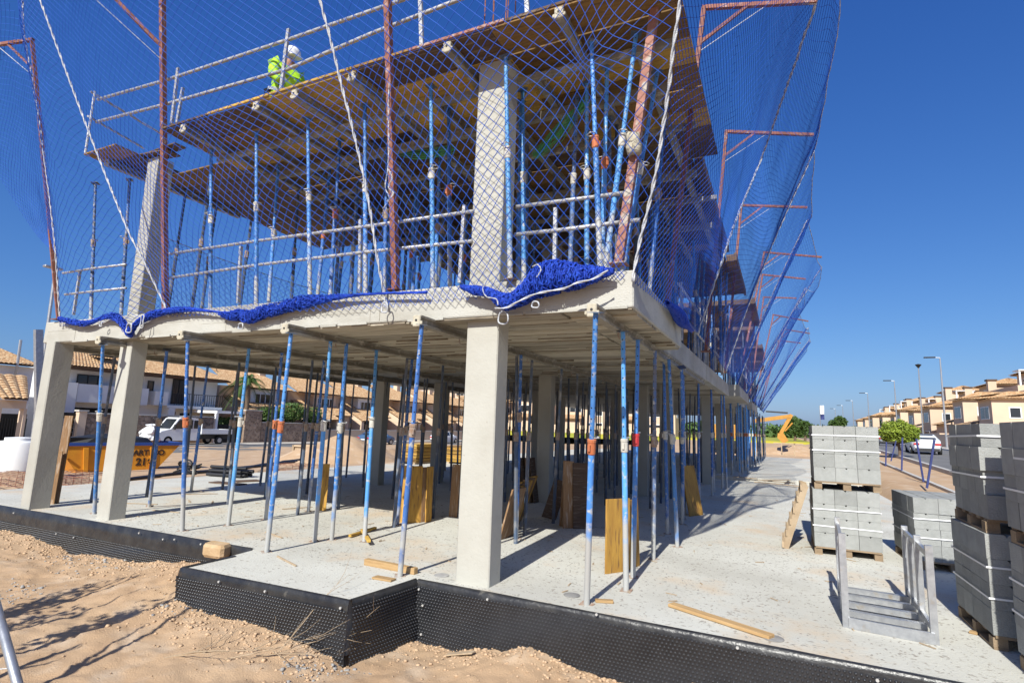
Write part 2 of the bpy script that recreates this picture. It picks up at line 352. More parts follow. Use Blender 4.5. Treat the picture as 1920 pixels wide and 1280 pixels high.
# ------------------------------------------------------------------ concrete floor (ground slab)
def sheet(name, poly, z0, z1, mt):
    return MB().prism(poly, 'z', z0, z1).build(name, mt)
fl = sheet('concrete_floor', [*FRONT, (5.3, 7.0), (5.3, 16.9), (-11.7, 16.9)][:6]+[(5.6, 9.0), (5.4, 16.9), (-11.7, 16.9)], -.5, 0.0, MT['floor'])
tag(fl, 'pale rough concrete ground floor in front of and under the frame', kind='structure')
fl2 = sheet('concrete_floor', [(-11.7, 18.2), (5.3, 18.2), (5.3, 41), (-11.7, 41)], -.5, .05, MT['floor'])
tag(fl2, 'pale concrete floor beyond the open trench', kind='structure')
# loose specks of mortar and dirt on the floor
sv = []; sq = []
for i in range(11000):
    if i < 8000: x, y = random.uniform(-7, 4.3), random.uniform(-.1, 4.5)
    else: x, y = random.uniform(-10, 4.6), random.uniform(0, 15)
    if y < float(front_y(x))+.03: continue
    s = .004+.011*random.random()**3; a = random.random()*6.28; k = random.choice((1, 1, 2.6))
    dx, dy = math.cos(a)*s*k, math.sin(a)*s*k; ex, ey = -math.sin(a)*s, math.cos(a)*s; h = s*.7
    n0 = len(sq)*5
    sv += [(x+dx, y+dy, .001), (x+ex, y+ey, .001), (x-dx, y-dy, .001), (x-ex, y-ey, .001), (x, y, h)]; sq.append(n0)
tri = np.array([[n0+a, n0+b, n0+4] for n0 in sq for a, b in ((0, 1), (1, 2), (2, 3), (3, 0))])
tag(mobj('mortar_crumbs', npmesh('mortar_crumbs', np.array(sv), tri, mat('crumb', (.26, .24, .21), (.36, .34, .30), 60, .95))), 'dry mortar crumbs and dirt on the concrete floor', kind='stuff')

# ------------------------------------------------------------------ drainage membrane along the floor edge
def membrane(name, pts, label, band, low, wash, group='black drainage membranes on the floor edge'):
    root = empty(name, (pts[0][0], pts[0][1], 0), 0, label, 'membrane', group); o0 = np.array([pts[0][0], pts[0][1], 0])
    P = []
    for (a, b) in zip(pts[:-1], pts[1:]):
        L = math.hypot(b[0]-a[0], b[1]-a[1]); n = max(2, int(L/.06))
        for i in range(n): t = i/n; P.append((a[0]+(b[0]-a[0])*t, a[1]+(b[1]-a[1])*t))
    P.append(pts[-1]); P = np.array(P)
    S = np.concatenate([[0], np.cumsum(np.hypot(*np.diff(P, axis=0).T))])
    T = np.gradient(P, axis=0); T /= np.linalg.norm(T, axis=1, keepdims=True); N = np.stack([T[:, 1], -T[:, 0]], 1)
    # rows: lip over the floor, rounded rim, upper band, dimpled sheet
    wob = .012*np.sin(S*2.3)+.02*fbm(S*1.7, S*0+3, 3, 2)*2
    def row(off, z): return np.concatenate([P+N*np.asarray(off).reshape(-1, 1), np.broadcast_to(np.asarray(z).reshape(-1, 1), (len(P), 1))], 1)
    rows = [row(-.035+wob*.3, .006), row(-.005, .016+wob*.2), row(.018, .004), row(.026+wob*.5, -band*.5), row(.03+wob*.5, -band)]
    V = np.concatenate(rows)-o0; n = len(P); q = np.concatenate([np.stack([np.arange(n-1)+k*n, np.arange(n-1)+k*n+1, np.arange(n-1)+(k+1)*n+1, np.arange(n-1)+(k+1)*n], 1) for k in range(4)])
    mobj('top_band', npmesh('top_band', V, q[:, ::-1], MT['membrane_top'], True), root)
    zb = np.linspace(-band+.004, -low, 10)
    rows = [row(.034+wob*.6+.03*(i/9)*np.sin(S*1.1+.7)+.012*np.sin(S*3.1+i), z) for i, z in enumerate(zb)]
    V = np.concatenate(rows)-o0; q = np.concatenate([np.stack([np.arange(n-1)+k*n, np.arange(n-1)+k*n+1, np.arange(n-1)+(k+1)*n+1, np.arange(n-1)+(k+1)*n], 1) for k in range(9)])
    mobj('dimpled_sheet', npmesh('dimpled_sheet', V, q[:, ::-1], MT['membrane'], True), root)
    # dimples: little domes in staggered rows
    st = .036; dv = []; dq = []
    def surf(s, z):
        x = np.interp(s, S, P[:, 0]); y = np.interp(s, S, P[:, 1]); nxx = np.interp(s, S, N[:, 0]); nyy = np.interp(s, S, N[:, 1]); i = (zb[0]-z)/(zb[0]-zb[-1])*9
        o = .034+np.interp(s, S, wob)*.6+.03*(i/9)*math.sin(s*1.1+.7)+.012*math.sin(s*3.1+i)
        return np.array([x+nxx*o, y+nyy*o, z]), np.array([nxx, nyy, 0])
    z = zb[0]-.01; j = 0; c = 0
    while z > zb[-1]:
        s = .01+(st/2 if j % 2 else 0)
        while s < S[-1]:
            p, nn = surf(s, z); t = np.array([-nn[1], nn[0], 0]); h = .0125; r = .0125
            ring = [p+t*r*math.cos(k*math.pi/3)+np.array([0, 0, r*math.sin(k*math.pi/3)]) for k in range(6)]
            top = [p+nn*h+(q_-p)*.5 for q_ in ring]
            b = len(dv); dv += ring+top
            for k in range(6): dq.append((b+k, b+(k+1) % 6, b+6+(k+1) % 6, b+6+k))
            dq += [(b+6, b+7, b+8, b+9), (b+6, b+9, b+10, b+11)]
            s += st
        z -= st*.87; j += 1
    if dv: tag(mobj('dimples', npmesh('dimples', np.array(dv)-o0, np.array(dq)[:, ::-1], MT['membrane']), root), kind='stuff')
    for (px, py, yy) in wash:
        p = ony((px, py), yy-.05); k = np.argmin(np.hypot(P[:, 0]-p[0], P[:, 1]-p[1])); pp = P[k]+N[k]*.055
        m_ = MB().tube([(0, 0, 0), (N[k][0]*.012, N[k][1]*.012, 0)], .012, 8).build('washer', MT['washer'], root); m_.location = (pp[0]-o0[0], pp[1]-o0[1], p[2])
    return root
membrane('drainage_membrane', [(-11.5, -.22), (-9.6, -.24), (-3.40, -.125)], 'black membrane with deep smooth band below the two left columns', .24, .66,
         [(118, 999, -.13), (150, 1006, -.13), (267, 998, -.13), (312, 1010, -.13), (331, 1010, -.13), (379, 1019, -.13), (32, 961, -.2)])
membrane('drainage_membrane', [(-3.265, -.5), (-3.25, -1.18), (-.90, -1.10)], 'black dimpled membrane round the short step in front of the floor', .085, .80, [(420, 1087, -1.1), (500, 1105, -1.1), (642, 1139, -1.1)])
membrane('drainage_membrane', [(-.905, -1.085), (-.81, -.155)], 'black dimpled membrane on the shaded return beside the front column', .05, .86, [])
membrane('drainage_membrane', [(-.79, -.15), (1.5, -.205), (4.2, -.28)], 'black dimpled membrane running right from below the front column', .05, .86, [(789, 1104, -.15), (790, 1133, -.15), (788, 1187, -.15), (915, 1121, -.15), (1115, 1150, -.2), (1382, 1210, -.2), (1645, 1272, -.24)])

# ------------------------------------------------------------------ concrete frame
bld = empty('concrete_frame_building', (0, 0, 0), 0, 'two-storey grey concrete building frame under construction, draped in blue nets', 'building')
def col_mesh(wx, wy, h, name):
    m = MB(); c = .012; z = [0, h*.33, h*.66, h]
    pts = [(c, 0), (wx-c, 0), (wx, c), (wx, wy-c), (wx-c, wy), (c, wy), (0, wy-c), (0, c)]
    vs = [(x+random.uniform(-.003, .003), y+random.uniform(-.003, .003), zz) for zz in z for x, y in pts]
    fs = [tuple(range(7, -1, -1)), tuple(range(24, 32))]+[(k*8+i, k*8+(i+1) % 8, k*8+8+(i+1) % 8, k*8+8+i) for k in range(3) for i in range(8)]
    return m.add(vs, fs).mesh(name, MT['concrete_smooth'])
H1, T1, H2 = 2.9, 3.28, 6.12
CM = {k: col_mesh(*k, 'column') for k in ((.41, .27, 2.905), (.32, .27, 2.905), (.28, .32, 2.905), (.40, .30, 2.84), (.30, .28, 2.84))}
def column(x, y, key, z=0.0): return mobj('column', CM[key], bld, (x, y, z-.002))
column(-.41, 0, (.41, .27, 2.905)); column(-7.14, 0, (.32, .27, 2.905)); column(-9.07, -.18, (.28, .32, 2.905))
bl = [(-7.3, 6.8), (-6.55, 8.6), (-2.3, 6.6), (-.72, 9.6), (-.1, 9.7), (-4.6, 11.5), (-8.6, 12), (-2.4, 13.2), (.35, 14.6), (-5.5, 16), (.3, 19.6), (-3, 19.5), (.3, 24.6), (.4, 29.6), (-4, 25), (.4, 34)]
for x, y in bl: column(x, y, (.32, .27, 2.905))
for x, y in ((-.41, 0), (-2.3, 6.6), (-.1, 9.7)): column(x, y, (.40, .30, 2.84), T1+.002)
for x, y in ((-7.08, 0), (-7.3, 6.8), (.3, 14.6)): column(x, y, (.30, .28, 2.84), T1+.002)
# column starter bars above the deck
for x, y in ((-.38, .03), (-.26, .03), (-.06, .03), (-.38, .25), (-.06, .25), (-.2, .25)):
    MB().tube([(x, y, 6.17), (x+random.uniform(-.02, .02), y, 7.3)], .008, 6).build('starter_bar', MT['rust'], bld)
# first-floor slab, stepped back house by house; each step carries its board-marked soffit panels
STEPS = [(-9.32, 1.56, -.12, 2.80), (-9.32, 1.27, 2.80, 8.2), (-9.0, 1.28, 8.2, 14.2), (-8.8, 1.62, 14.2, 19.4), (-8.8, 1.2, 19.4, 25), (-8.8, 1.5, 25, 31), (-8.8, 1.2, 31, 38)]
PAN = {}
def panel_mesh(w_, d_, k):
    key = (round(w_, 2), round(d_, 2), k)
    if key not in PAN:
        t = [.006, .013, .021, .030][k]
        PAN[key] = MB().box((0, 0, -t), (w_, d_, .002), c=.004).mesh('soffit_panel', MT['soffit'])
    return PAN[key]
for k, (x0, x1, y0, y1) in enumerate(STEPS):
    m = MB(); dz = .001*k
    m.box((x0, y0, H1+dz), (x1, y1-.003, T1+dz), c=.014)
    sl = m.build('floor_slab', MT['concrete'], bld)
    if y0 > 10: continue
    xs = [x0+.02]; RW = .25 if k == 0 else .34; fins = MB()
    while xs[-1] < x1-.3: xs.append(min(xs[-1]+2.02, x1-.02))
    y = y0+.02
    while y < y1-.1:
        d = min(RW, y1-.03-y)
        for a, b in zip(xs[:-1], xs[1:]):
            if b-a < .1: continue
            if y < 5.5 or a > -5:
                mobj('soffit_panel', panel_mesh(b-a-.016, d-.014, random.choice((0, 0, 1, 1, 2, 3))), sl, (a+.008, y+.007, H1+dz-.001))
            if random.random() < .75 and y < 7:            # torn concrete fins along the board joints
                xa = a+random.uniform(0, .5)
                while xa < b-.1:
                    l_ = random.uniform(.2, .9); w_ = random.uniform(.003, .009); h_ = random.uniform(.012, .036); fins.box((xa, y-w_/2, H1-h_), (min(xa+l_, b), y+w_/2, H1-.002)); xa += l_+random.uniform(.05, .7)
        y += RW
    if fins.f: tag(fins.build('concrete_fins', MT['fin'], sl), kind='stuff')

# formwork joint lines left on the front and right slab faces, and drips under the edge
for x in (-8.3, -6.35, -4.4, -3.3, -1.75, -1.6, .45):
    MB().box((x, -.1235, H1+.02), (x+.006, -.1195, T1-.015)).build('board_joint', MT['joist'], bld)
for x0_, x1_, z in ((-9.2, -5.2, 3.10), (-5.0, -1.8, 3.04), (-1.5, 1.4, 3.12)):
    MB().box((x0_, -.1225, z), (x1_, -.1195, z+.004)).build('board_joint', MT['joist'], bld)
x = -9.2; i = 0
while x < 1.2:
    L_ = random.uniform(.15, .8); i += 1
    if random.random() < .6: MB().box((x, -.128-.001*(i % 5), H1-.008-random.random()*.012), (min(x+L_, 1.5), -.1005, H1+.006+random.random()*.012)).build('mortar_lip', MT['concrete'], bld)
    x += L_+.03
for i, p in enumerate(((1072, 1115), (1450, 1196), (828, 1078))):
    q = onz(p, .003); tag(MB().lathe([(.085, 0), (.085, .004), (.07, .006)], 20).build('floor_cap', MT['grit']), ['left', 'right', 'small'][i]+' grey round pipe cap set flush in the floor near the edge', 'pipe cap', 'pipe caps').location = q

m = MB()
for i in range(170):
    x, y = random.uniform(-8, 4.2), random.uniform(.1, 6) if random.random() < .8 else random.uniform(6, 14)
    L_ = random.uniform(.03, .13); a = random.uniform(0, 3.14); dx, dy = math.cos(a)*L_, math.sin(a)*L_; m.bar((x, y, .006), (x+dx, y+dy, .006+random.random()*.006), random.uniform(.006, .018), .006)
tag(m.build('wood_splinters', MT['oldwood']), 'small wood splinters and sawdust scraps strewn over the floor', kind='stuff')
# ------------------------------------------------------------------ formwork joists under the slab
def joist(x, y0, y1, z, label, group, tilt=0):
    root = empty('formwork_joist', (x, y0, z), tilt, label, 'formwork beam', group); L = y1-y0
    prof = [(-.045, 0), (.045, 0), (.045, .028), (.02, .04), (.02, .085), (.045, .097), (.045, .122), (-.045, .122), (-.045, .097), (-.02, .085), (-.02, .04), (-.045, .028)]
    MB().prism(prof, 'y', .02, L).build('beam', MT['joist'], root)
    m = MB(); m.box((-.05, -.015, -.01), (.05, .018, .118), c=.008)
    e = m.build('end_casting', MT['joistend'], root)
    MB().tube([(0, -.02, .06), (0, -.012, .06)], .014, 8).build('bolt_hole', MT['black'], e)
    for s in (-1, 1):
        MB().box((s*.058-.016, -.01, .012), (s*.058+.016, .012, .05), c=.006).build('lug', MT['joistend'], e)
    for t in np.arange(.9, min(L, 8), 2.1):
        b = MB(); b.tube([(.02, t, -.005), (.02, t, -.06), (.02, t+.05, -.075)], .008, 6); b.build('clip', MT['collars'][3], root)
    return root
JX = [(185, 632), (339, 622), (535, 610), (782, 597), (1110, 570)]
for i, p in enumerate(JX):
    q = ony(p, -.42)
    nm = ['leftmost', 'second', 'third', 'fourth', 'rightmost'][i]
    joist(q[0], -.42, 14.0 if i < 4 else 8.0, H1-.128, nm+' of the five beams poking out under the front slab edge', 'formwork beams under the first-floor slab')
joist(-8.9, .1, 8.5, H1-.128, 'formwork beam along the left edge of the slab behind the two columns', 'formwork beams under the first-floor slab')

# ------------------------------------------------------------------ adjustable steel props
PH = 2.768
PR = {}
def tubez(m, r, z0, z1, n=10, mi=0): return m.tube([(0, 0, z0), (0, 0, z1)], r, n, mi)
def pm(key, fn):
    if key not in PR: PR[key] = fn()
    return PR[key]
def sm(me, ang=40):
    me.polygons.foreach_set('use_smooth', [True]*len(me.polygons))
    try: me.set_sharp_from_angle(angle=rad(ang))
    except Exception: pass
    return me
def prop(base, top, label, group, blue=0, collar=1, frac=.56, detail=True):
    base = Vector(base); top = Vector(top); d = top-base; L = d.length
    root = empty('steel_prop', base, 0, label, 'steel prop', group)
    root.rotation_mode = 'QUATERNION'; qz = Vector((0, 0, 1)).rotation_difference(d.normalized())
    root.rotation_quaternion = qz @ Euler((0, 0, random.uniform(0, 6.28))).to_quaternion() if detail else qz
    k = round(frac, 1 if not detail else 2); zc = L*k; Lk = round(L, 2)
    if not detail:
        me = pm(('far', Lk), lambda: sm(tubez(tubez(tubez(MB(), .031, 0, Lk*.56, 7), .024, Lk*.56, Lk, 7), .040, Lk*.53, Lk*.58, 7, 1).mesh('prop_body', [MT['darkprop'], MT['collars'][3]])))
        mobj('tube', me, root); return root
    mobj('outer_tube', pm(('o', Lk, k, blue), lambda: sm(tubez(MB(), .0305, .004, zc, 12).mesh('outer_tube', MT['outer'][blue]))), root)
    mobj('inner_tube', pm(('i', Lk, k, blue), lambda: sm(tubez(MB(), .0245, zc, L-.004, 12).mesh('inner_tube', MT['inner'][blue]))), root)
    mobj('base_plate', pm('bp', lambda: MB().box((-.06, -.06, 0), (.06, .06, .006)).mesh('base_plate', MT['collars'][3])), root)
    mobj('head_plate', pm('hp', lambda: MB().box((-.06, -.06, -.006), (.06, .06, 0)).mesh('head_plate', MT['darkprop'])), root, (0, 0, L))
    def cm():
        m = MB(); m.lathe([(.033, -.07), (.039, -.06), (.039, .045), (.043, .05), (.043, .075), (.03, .08)], 12); m.box((-.055, -.012, -.03), (-.034, .012, .03)); return m.mesh('collar', MT['collars'][collar])
    c = mobj('collar', pm(('c', collar), cm), root, (0, 0, zc))
    mobj('pin_handle', pm('h', lambda: MB().tube([(0, -.02, .09), (.05, -.05, .088), (.085, -.03, .085), (.085, .03, .085), (.05, .05, .088), (0, .02, .09)], .006, 6).mesh('pin_handle', MT['rail'])), c)
    return root
ZT = H1-.132
ORD = ['first', 'second', 'third', 'fourth', 'fifth', 'sixth', 'seventh', 'eighth', 'ninth', 'tenth', 'eleventh', 'twelfth', 'thirteenth', 'fourteenth', 'fifteenth', 'sixteenth', 'seventeenth', 'eighteenth', 'nineteenth', 'twentieth', 'twenty-first', 'twenty-second', 'twenty-third', 'twenty-fourth', 'twenty-fifth', 'twenty-sixth', 'twenty-seventh', 'twenty-eighth', 'twenty-ninth', 'thirtieth']
FARP = []
near = [  # base px, top px, blue, collar, frac, words
    ((177, 963), (193, 645), 0, 1, .58, 'pale blue steel prop just left of the second column from the left'),
    ((280, 950), (313, 655), 1, 3, .56, 'dark blue steel prop just right of the second column from the left'),
    ((342, 995), (352, 637), 1, 0, .57, 'blue steel prop with orange collar nearest right of the second left column'),
    ((428, 985), (467, 652), 2, 1, .58, 'light blue steel prop with cream collar in front of the palm tree'),
    ((358, 922), (390, 684), 1, 3, .56, 'thin blue steel prop standing before the parked white truck'),
    ((500, 1035), (546, 624), 0, 0, .57, 'leaning blue steel prop with orange collar at the left end of the step'),
    ((498, 974), (529, 660), 1, 0, .57, 'darker blue steel prop right behind the leaning orange-collared one'),
    ((578, 959), (608, 674), 1, 3, .56, 'whitened steel prop beside the orange wedge-shaped board'),
    ((590, 1015), (620, 638), 2, 1, .58, 'light blue steel prop, left of the close pair with cream collars'),
    ((622, 1012), (650, 643), 0, 1, .57, 'steel prop whitened with cement, right of the close pair with cream collars'),
    ((683, 1015), (706, 656), 2, 1, .60, 'bright blue steel prop standing behind the small timber cross'),
    ((745, 983), (773, 673), 1, 3, .56, 'grey-blue steel prop right in front of the leaning tan boards'),
    ((750, 1080), (791, 608), 1, 3, .58, 'dark blue steel prop at the floor edge left of the front column'),
    ((968, 1010), (977, 664), 1, 3, .66, 'shaded steel prop just right of the front column'),
    ((1100, 1133), (1117, 585), 0, 0, .545, 'tall blue steel prop with orange collar right of the front column, nearest the edge'),
    ((1174, 1107), (1168, 621), 2, 1, .55, 'light blue steel prop with cream collar before the yellow leaning board'),
    ((1187, 1082), (1196, 636), 0, 2, .57, 'blue steel prop with bright red collar beside the yellow leaning board'),
    ((1225, 1048), (1228, 656), 3, 3, .56, 'rusty whitened steel prop right of the red-collared one'),
    ((1270, 1025), (1254, 673), 0, 1, .57, 'bright blue steel prop with cream collar leaning left, before the brown plank'),
    ((1281, 974), (1278, 688), 1, 1, .56, 'blue steel prop right beside the leaning brown plank'),
]
for b, t, bl_, c, fr, lab in near:
    q = onz(b, 0); tp = onz(t, ZT)
    prop((q[0], q[1], 0), (tp[0], tp[1], ZT), lab, 'props under the first-floor slab', bl_, c, fr)
G1 = 'props under the first-floor slab'
inner_lab = 'dark steel prop standing in the shade deep under the slab'
for jn, jx in enumerate([ony(p, -.42)[0] for p in JX[:4]]+[-8.9]):
    pn = 0; y = 2.1 if jx > -8.5 else 1.0
    while y < 15:
        if not (jx < -8.5 and y > 9):
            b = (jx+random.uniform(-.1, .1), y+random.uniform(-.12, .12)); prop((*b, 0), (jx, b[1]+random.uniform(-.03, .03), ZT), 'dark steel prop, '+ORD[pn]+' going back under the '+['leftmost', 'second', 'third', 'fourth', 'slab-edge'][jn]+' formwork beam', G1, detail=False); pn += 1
        y += random.choice((.85, 1.0, 1.15)) if y < 9 else .75
for jx in (-1.8, -3.8, -6.0, .25):
    for y in np.arange(7.3, 16, 1.1):
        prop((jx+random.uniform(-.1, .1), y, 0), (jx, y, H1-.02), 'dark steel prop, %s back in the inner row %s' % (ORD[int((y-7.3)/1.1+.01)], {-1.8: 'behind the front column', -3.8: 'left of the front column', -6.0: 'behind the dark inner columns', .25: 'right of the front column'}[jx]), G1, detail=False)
# along the right edge and further houses
side = [(1.05, 4.4, 1), (1.1, 5.6, 1), (.95, 6.9, 0), (1.0, 8.6, 1), (.9, 9.6, 3), (1.05, 11.0, 1), (.95, 12.4, 3), (1.1, 13.3, 0), (1.2, 13.6, 0)]
for i, (x, y, b) in enumerate(side):
    prop((x, y, 0), (x+random.uniform(-.05, .05), y, H1-.01), ORD[i]+' blue steel prop in the receding row along the right slab edge', G1, b, 1, .56)
for i in range(60):
    y = 18.6+i*.36; x = random.choice((1.05, 1.25, 1.45))+random.uniform(-.2, .2)
    if i < 22: prop((x, y, .05), (x, y, H1), ORD[i]+' blue steel prop in the far row beyond the trench', G1, random.choice((0, 2)), random.choice((0, 1)), .56)
    else: FARP.append((x, y, .05, H1))
for i in range(46):
    x, y = random.uniform(-7.5, .6), random.uniform(16.5, 34)
    if 16.8 < y < 18.3: y += 1.6
    FARP.append((x, y, .05 if y > 18 else 0, H1))

# ------------------------------------------------------------------ upper formwork deck
BZ = 6.135
deck = empty('formwork_deck', (-5.9, -.5, BZ), 0, 'yellow and brown plank deck over the upper floor, edge on the front', 'formwork deck')
DK = {}
def board(root, x, y, z, lx, ly, k, t=.027, name='board'):
    key = (round(lx, 2), round(ly, 2), k)
    if key not in DK: DK[key] = MB().box((0, 0, 0), (lx, ly, t), c=.003).mesh('board', MT['wood'][k])
    o = mobj(name, DK[key], root, (x, y, z)); return o
o0 = Vector((-5.9, -.5, BZ))
xe = [-5.89, -3.9, -1.95, 0.0, 2.06]
for j in range(28):
    y = -.5+j*.5
    for i in range(4):
        x1 = xe[i+1] if (i < 3 or y < 3.4) else 1.66
        wgt = [0, 0, 0, 1] if j < 3 else ([0, 1, 1, 2] if j < 6 else [1, 2, 2, 2])  # back rows take darker wood: shade under the deck put into the colour
        if j == 0: wgt = [[2, 1], [0, 0], [2, 1], [1, 0]][i]
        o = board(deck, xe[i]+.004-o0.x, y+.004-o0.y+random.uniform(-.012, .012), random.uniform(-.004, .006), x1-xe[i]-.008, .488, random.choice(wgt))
for j in range(9):
    board(deck, -7.93-o0.x, .6+j*.5-o0.y, random.uniform(-.004, .006)-.02, 2.03, .488, random.choice((1, 2, 2)))
# fascia edge battens lit along the front
xb = 0.0
for L_, k_ in ((1.1, 2), (1.3, 0), (1.5, 0), (.9, 1), (1.3, 4), (.9, 2), (.9, 4)):
    bb = MB().box((0, 0, 0), (L_-.01, .03, .035), c=.004).build('edge_batten', MT['wood'][k_] if k_ != 4 else MT['pinkrust'], deck); bb.location = (xb, -.025+random.uniform(-.006, .006), .028+random.uniform(-.004, .006)); xb += L_
plat = empty('formwork_platform', (-8.0, -.55, BZ-.02), 0, 'small brown plank platform left of the upper left column', 'formwork deck')
for j in range(3): board(plat, 0, j*.38, random.uniform(0, .006), .92, .37, 2 if j else 1)
cap = empty('loose_boards', (-7.3, -.15, 6.125), 0, 'loose boards capping the upper left column', 'boards')
for a, b, r in (((0, 0, .02), (.85, .26, .045), .1), ((.2, .1, .06), (1.1, .3, .085), -.06)):
    q = MB().box(a, b, c=.003).build('board', MT['wood'][2], cap); q.rotation_euler.z = r
# side strip decks of the further houses, seen from below at the right
for k, (x0, x1, y0, y1) in enumerate([(1.67, 1.78, 3.55, 8.6), (1.67, 1.9, 9.3, 13.4), (-6., 2.1, 14.6, 19.4), (-6., 1.8, 19.8, 25), (-6., 2.0, 25.4, 31), (-6., 1.8, 31.4, 38)]):
    nm = ['nearest', 'second', 'third', 'fourth', 'fifth', 'farthest'][k]
    r = empty('formwork_deck', (x0, y0, BZ-.1), 0, nm+' dark plank deck on the receding right side of the building', 'formwork deck', 'plank decks along the right side')
    n = int((y1-y0)/.62)
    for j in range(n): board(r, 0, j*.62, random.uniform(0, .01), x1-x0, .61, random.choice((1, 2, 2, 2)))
    e = MB().box((x1-x0-.03, 0, .03), (x1-x0+.03, y1-y0, .22), c=.006).build('edge_board', MT['wood'][2], r)
    MB().box((.02, -.04, .0), (x1-x0+.04, .02, .17), c=.006).build('end_board', MT['wood'][2], r)
# joists and props of the upper level
for i, x in enumerate([-5.35, -3.75, -3.0, -2.0, -.55, .85]):
    joist(x, -.52, 9.5, BZ-.128, ['first', 'second', 'third', 'fourth', 'fifth', 'sixth'][i]+' beam from the left poking out under the upper plank deck', 'formwork beams under the upper deck')
for i, (x, y0, y1) in enumerate([(-7.75, -.3, 2.4)]): joist(x, y0, y1, BZ-.15, 'formwork beam under the small left platform', 'formwork beams under the upper deck')
m = MB()
for i, y in enumerate((1.05, 3.6, 6.2)):
    tag(MB().box((-5.7, y, BZ-.25), (1.7, y+.09, BZ-.13), c=.008).build('formwork_crossbeam', MT['joist']), ['nearest', 'middle', 'farthest'][i]+' long cross beam under the upper plank deck', 'formwork beam', 'cross beams under the upper deck')
G2 = 'props under the upper deck'
up = [  # px of foot, px of head, plane y, blue, collar
    ((172, 590), (180, 312), .1, 3, 3), ((228, 590), (245, 310), .25, 3, 3), ((395, 575), (396, 262), .05, 0, 1), ((481, 565), (481, 228), -.05, 0, 1), ((505, 565), (522, 308), .9, 0, 1),
    ((582, 555), (577, 200), -.05, 0, 1), ((620, 552), (637, 262), .6, 1, 0), ((686, 548), (684, 172), .0, 0, 1), ((722, 545), (726, 275), .9, 1, 3), ((812, 540), (808, 158), -.02, 2, 1),
    ((845, 540), (841, 175), .5, 1, 0), ((957, 518), (948, 98), -.16, 2, 1), ((984, 512), (980, 190), .5, 2, 1), ((972, 512), (976, 200), .75, 0, 3), ((1101, 500), (1100, 158), .7, 2, 1), ((1126, 500), (1108, 52), -.02, 0, 0),
    ((1128, 505), (1137, 180), .5, 2, 0), ((1133, 505), (1190, 85), .05, 2, 1), ((1160, 500), (1230, 150), .8, 0, 1), ((1215, 520), (1250, 180), 1.6, 1, 3)]
words = ['left of the column', 'beside the column']
for i, (b, t, yy, bl_, c) in enumerate(up):
    q = ony(b, yy); tp = ony(t, yy)
    ztop = BZ-.13
    f = (ztop-T1)/max(tp[2]-T1, .3); tx = q[0]+(tp[0]-q[0])*min(max(f, .3), 1.4)
    prop((q[0], yy, T1+.002), (tx, yy, ztop), 'blue steel prop behind the front net, %s from the left on the upper floor' % ORD[i], G2, bl_, c, .55)
for xn, x in enumerate((-5.35, -3.75, -2.0, -.55, .85)):
    for yn, y in enumerate(np.arange(1.8, 12, 1.15)):
        prop((x+random.uniform(-.08, .08), y+random.uniform(-.1, .1), T1+.003), (x, y, BZ-.13), 'dark steel prop, %s back in the %s row of the upper floor' % (ORD[yn], ['leftmost', 'second', 'middle', 'fourth', 'rightmost'][xn]), G2, detail=False)
for x, y in ((-7.6, 1.0), (-7.5, 1.6), (-6.6, .8), (-6.4, 1.6)):
    prop((x, y, T1+.003), (x+.1, y, BZ-.15), 'dark steel prop by the upper left column', G2, detail=False)
# extra upper props and beams that crowd the storey
for i, x in enumerate(sorted(random.uniform(-5.6, 1.3) for _ in range(30))):
    y = random.uniform(.9, 5.5)
    prop((x, y, T1+.003), (x+random.uniform(-.06, .06), y, BZ-.13), 'set-back blue steel prop, %s from the left under the upper plank deck' % ORD[i], G2, random.choice((0, 1, 1, 3)), random.choice((0, 1, 3)), random.choice((.52, .55, .58)))
for i, x in enumerate((-4.6, -1.3, .2, 1.5)):
    joist(x, .4, 9.5, BZ-.128, ['leftmost', 'second', 'third', 'rightmost'][i]+' set-back beam under the upper plank deck', 'set-back beams under the upper deck')
for i, y in enumerate((.25, 2.1, 4.8)):
    tag(MB().box((-5.6, y, BZ-.21), (1.9, y+.07, BZ-.132), c=.006).build('formwork_crossbeam', MT['joist']), ['front', 'middle', 'rear'][i]+' slim cross beam close under the upper plank deck', 'formwork beam', 'slim cross beams')
for i in range(70):
    y = 3.4+i*.5; x = random.uniform(.4, 1.45)
    z = T1+.003
    if i < 26: prop((x, y, z), (x+random.uniform(-.1, .25), y, BZ-.1), ('%s blue steel prop going back behind the right side nets' % (ORD[i] if i < 20 else 'distant')), G2, random.choice((0, 2, 1)), random.choice((1, 3)), .55)
    else: FARP.append((x, y, z, BZ-.1))

m = MB()
for x, y, za, zb in FARP: m.tube([(x, y, za), (x, y, za+(zb-za)*.56)], .031, 6); m.tube([(x, y, za+(zb-za)*.56), (x, y, zb)], .024, 6); m.tube([(x, y, za+(zb-za)*.53), (x, y, za+(zb-za)*.58)], .04, 6, 1)
tag(m.build('distant_props', [MT['darkprop'], MT['collars'][3]]), 'dense distant forest of dark props deep in the building', kind='stuff')
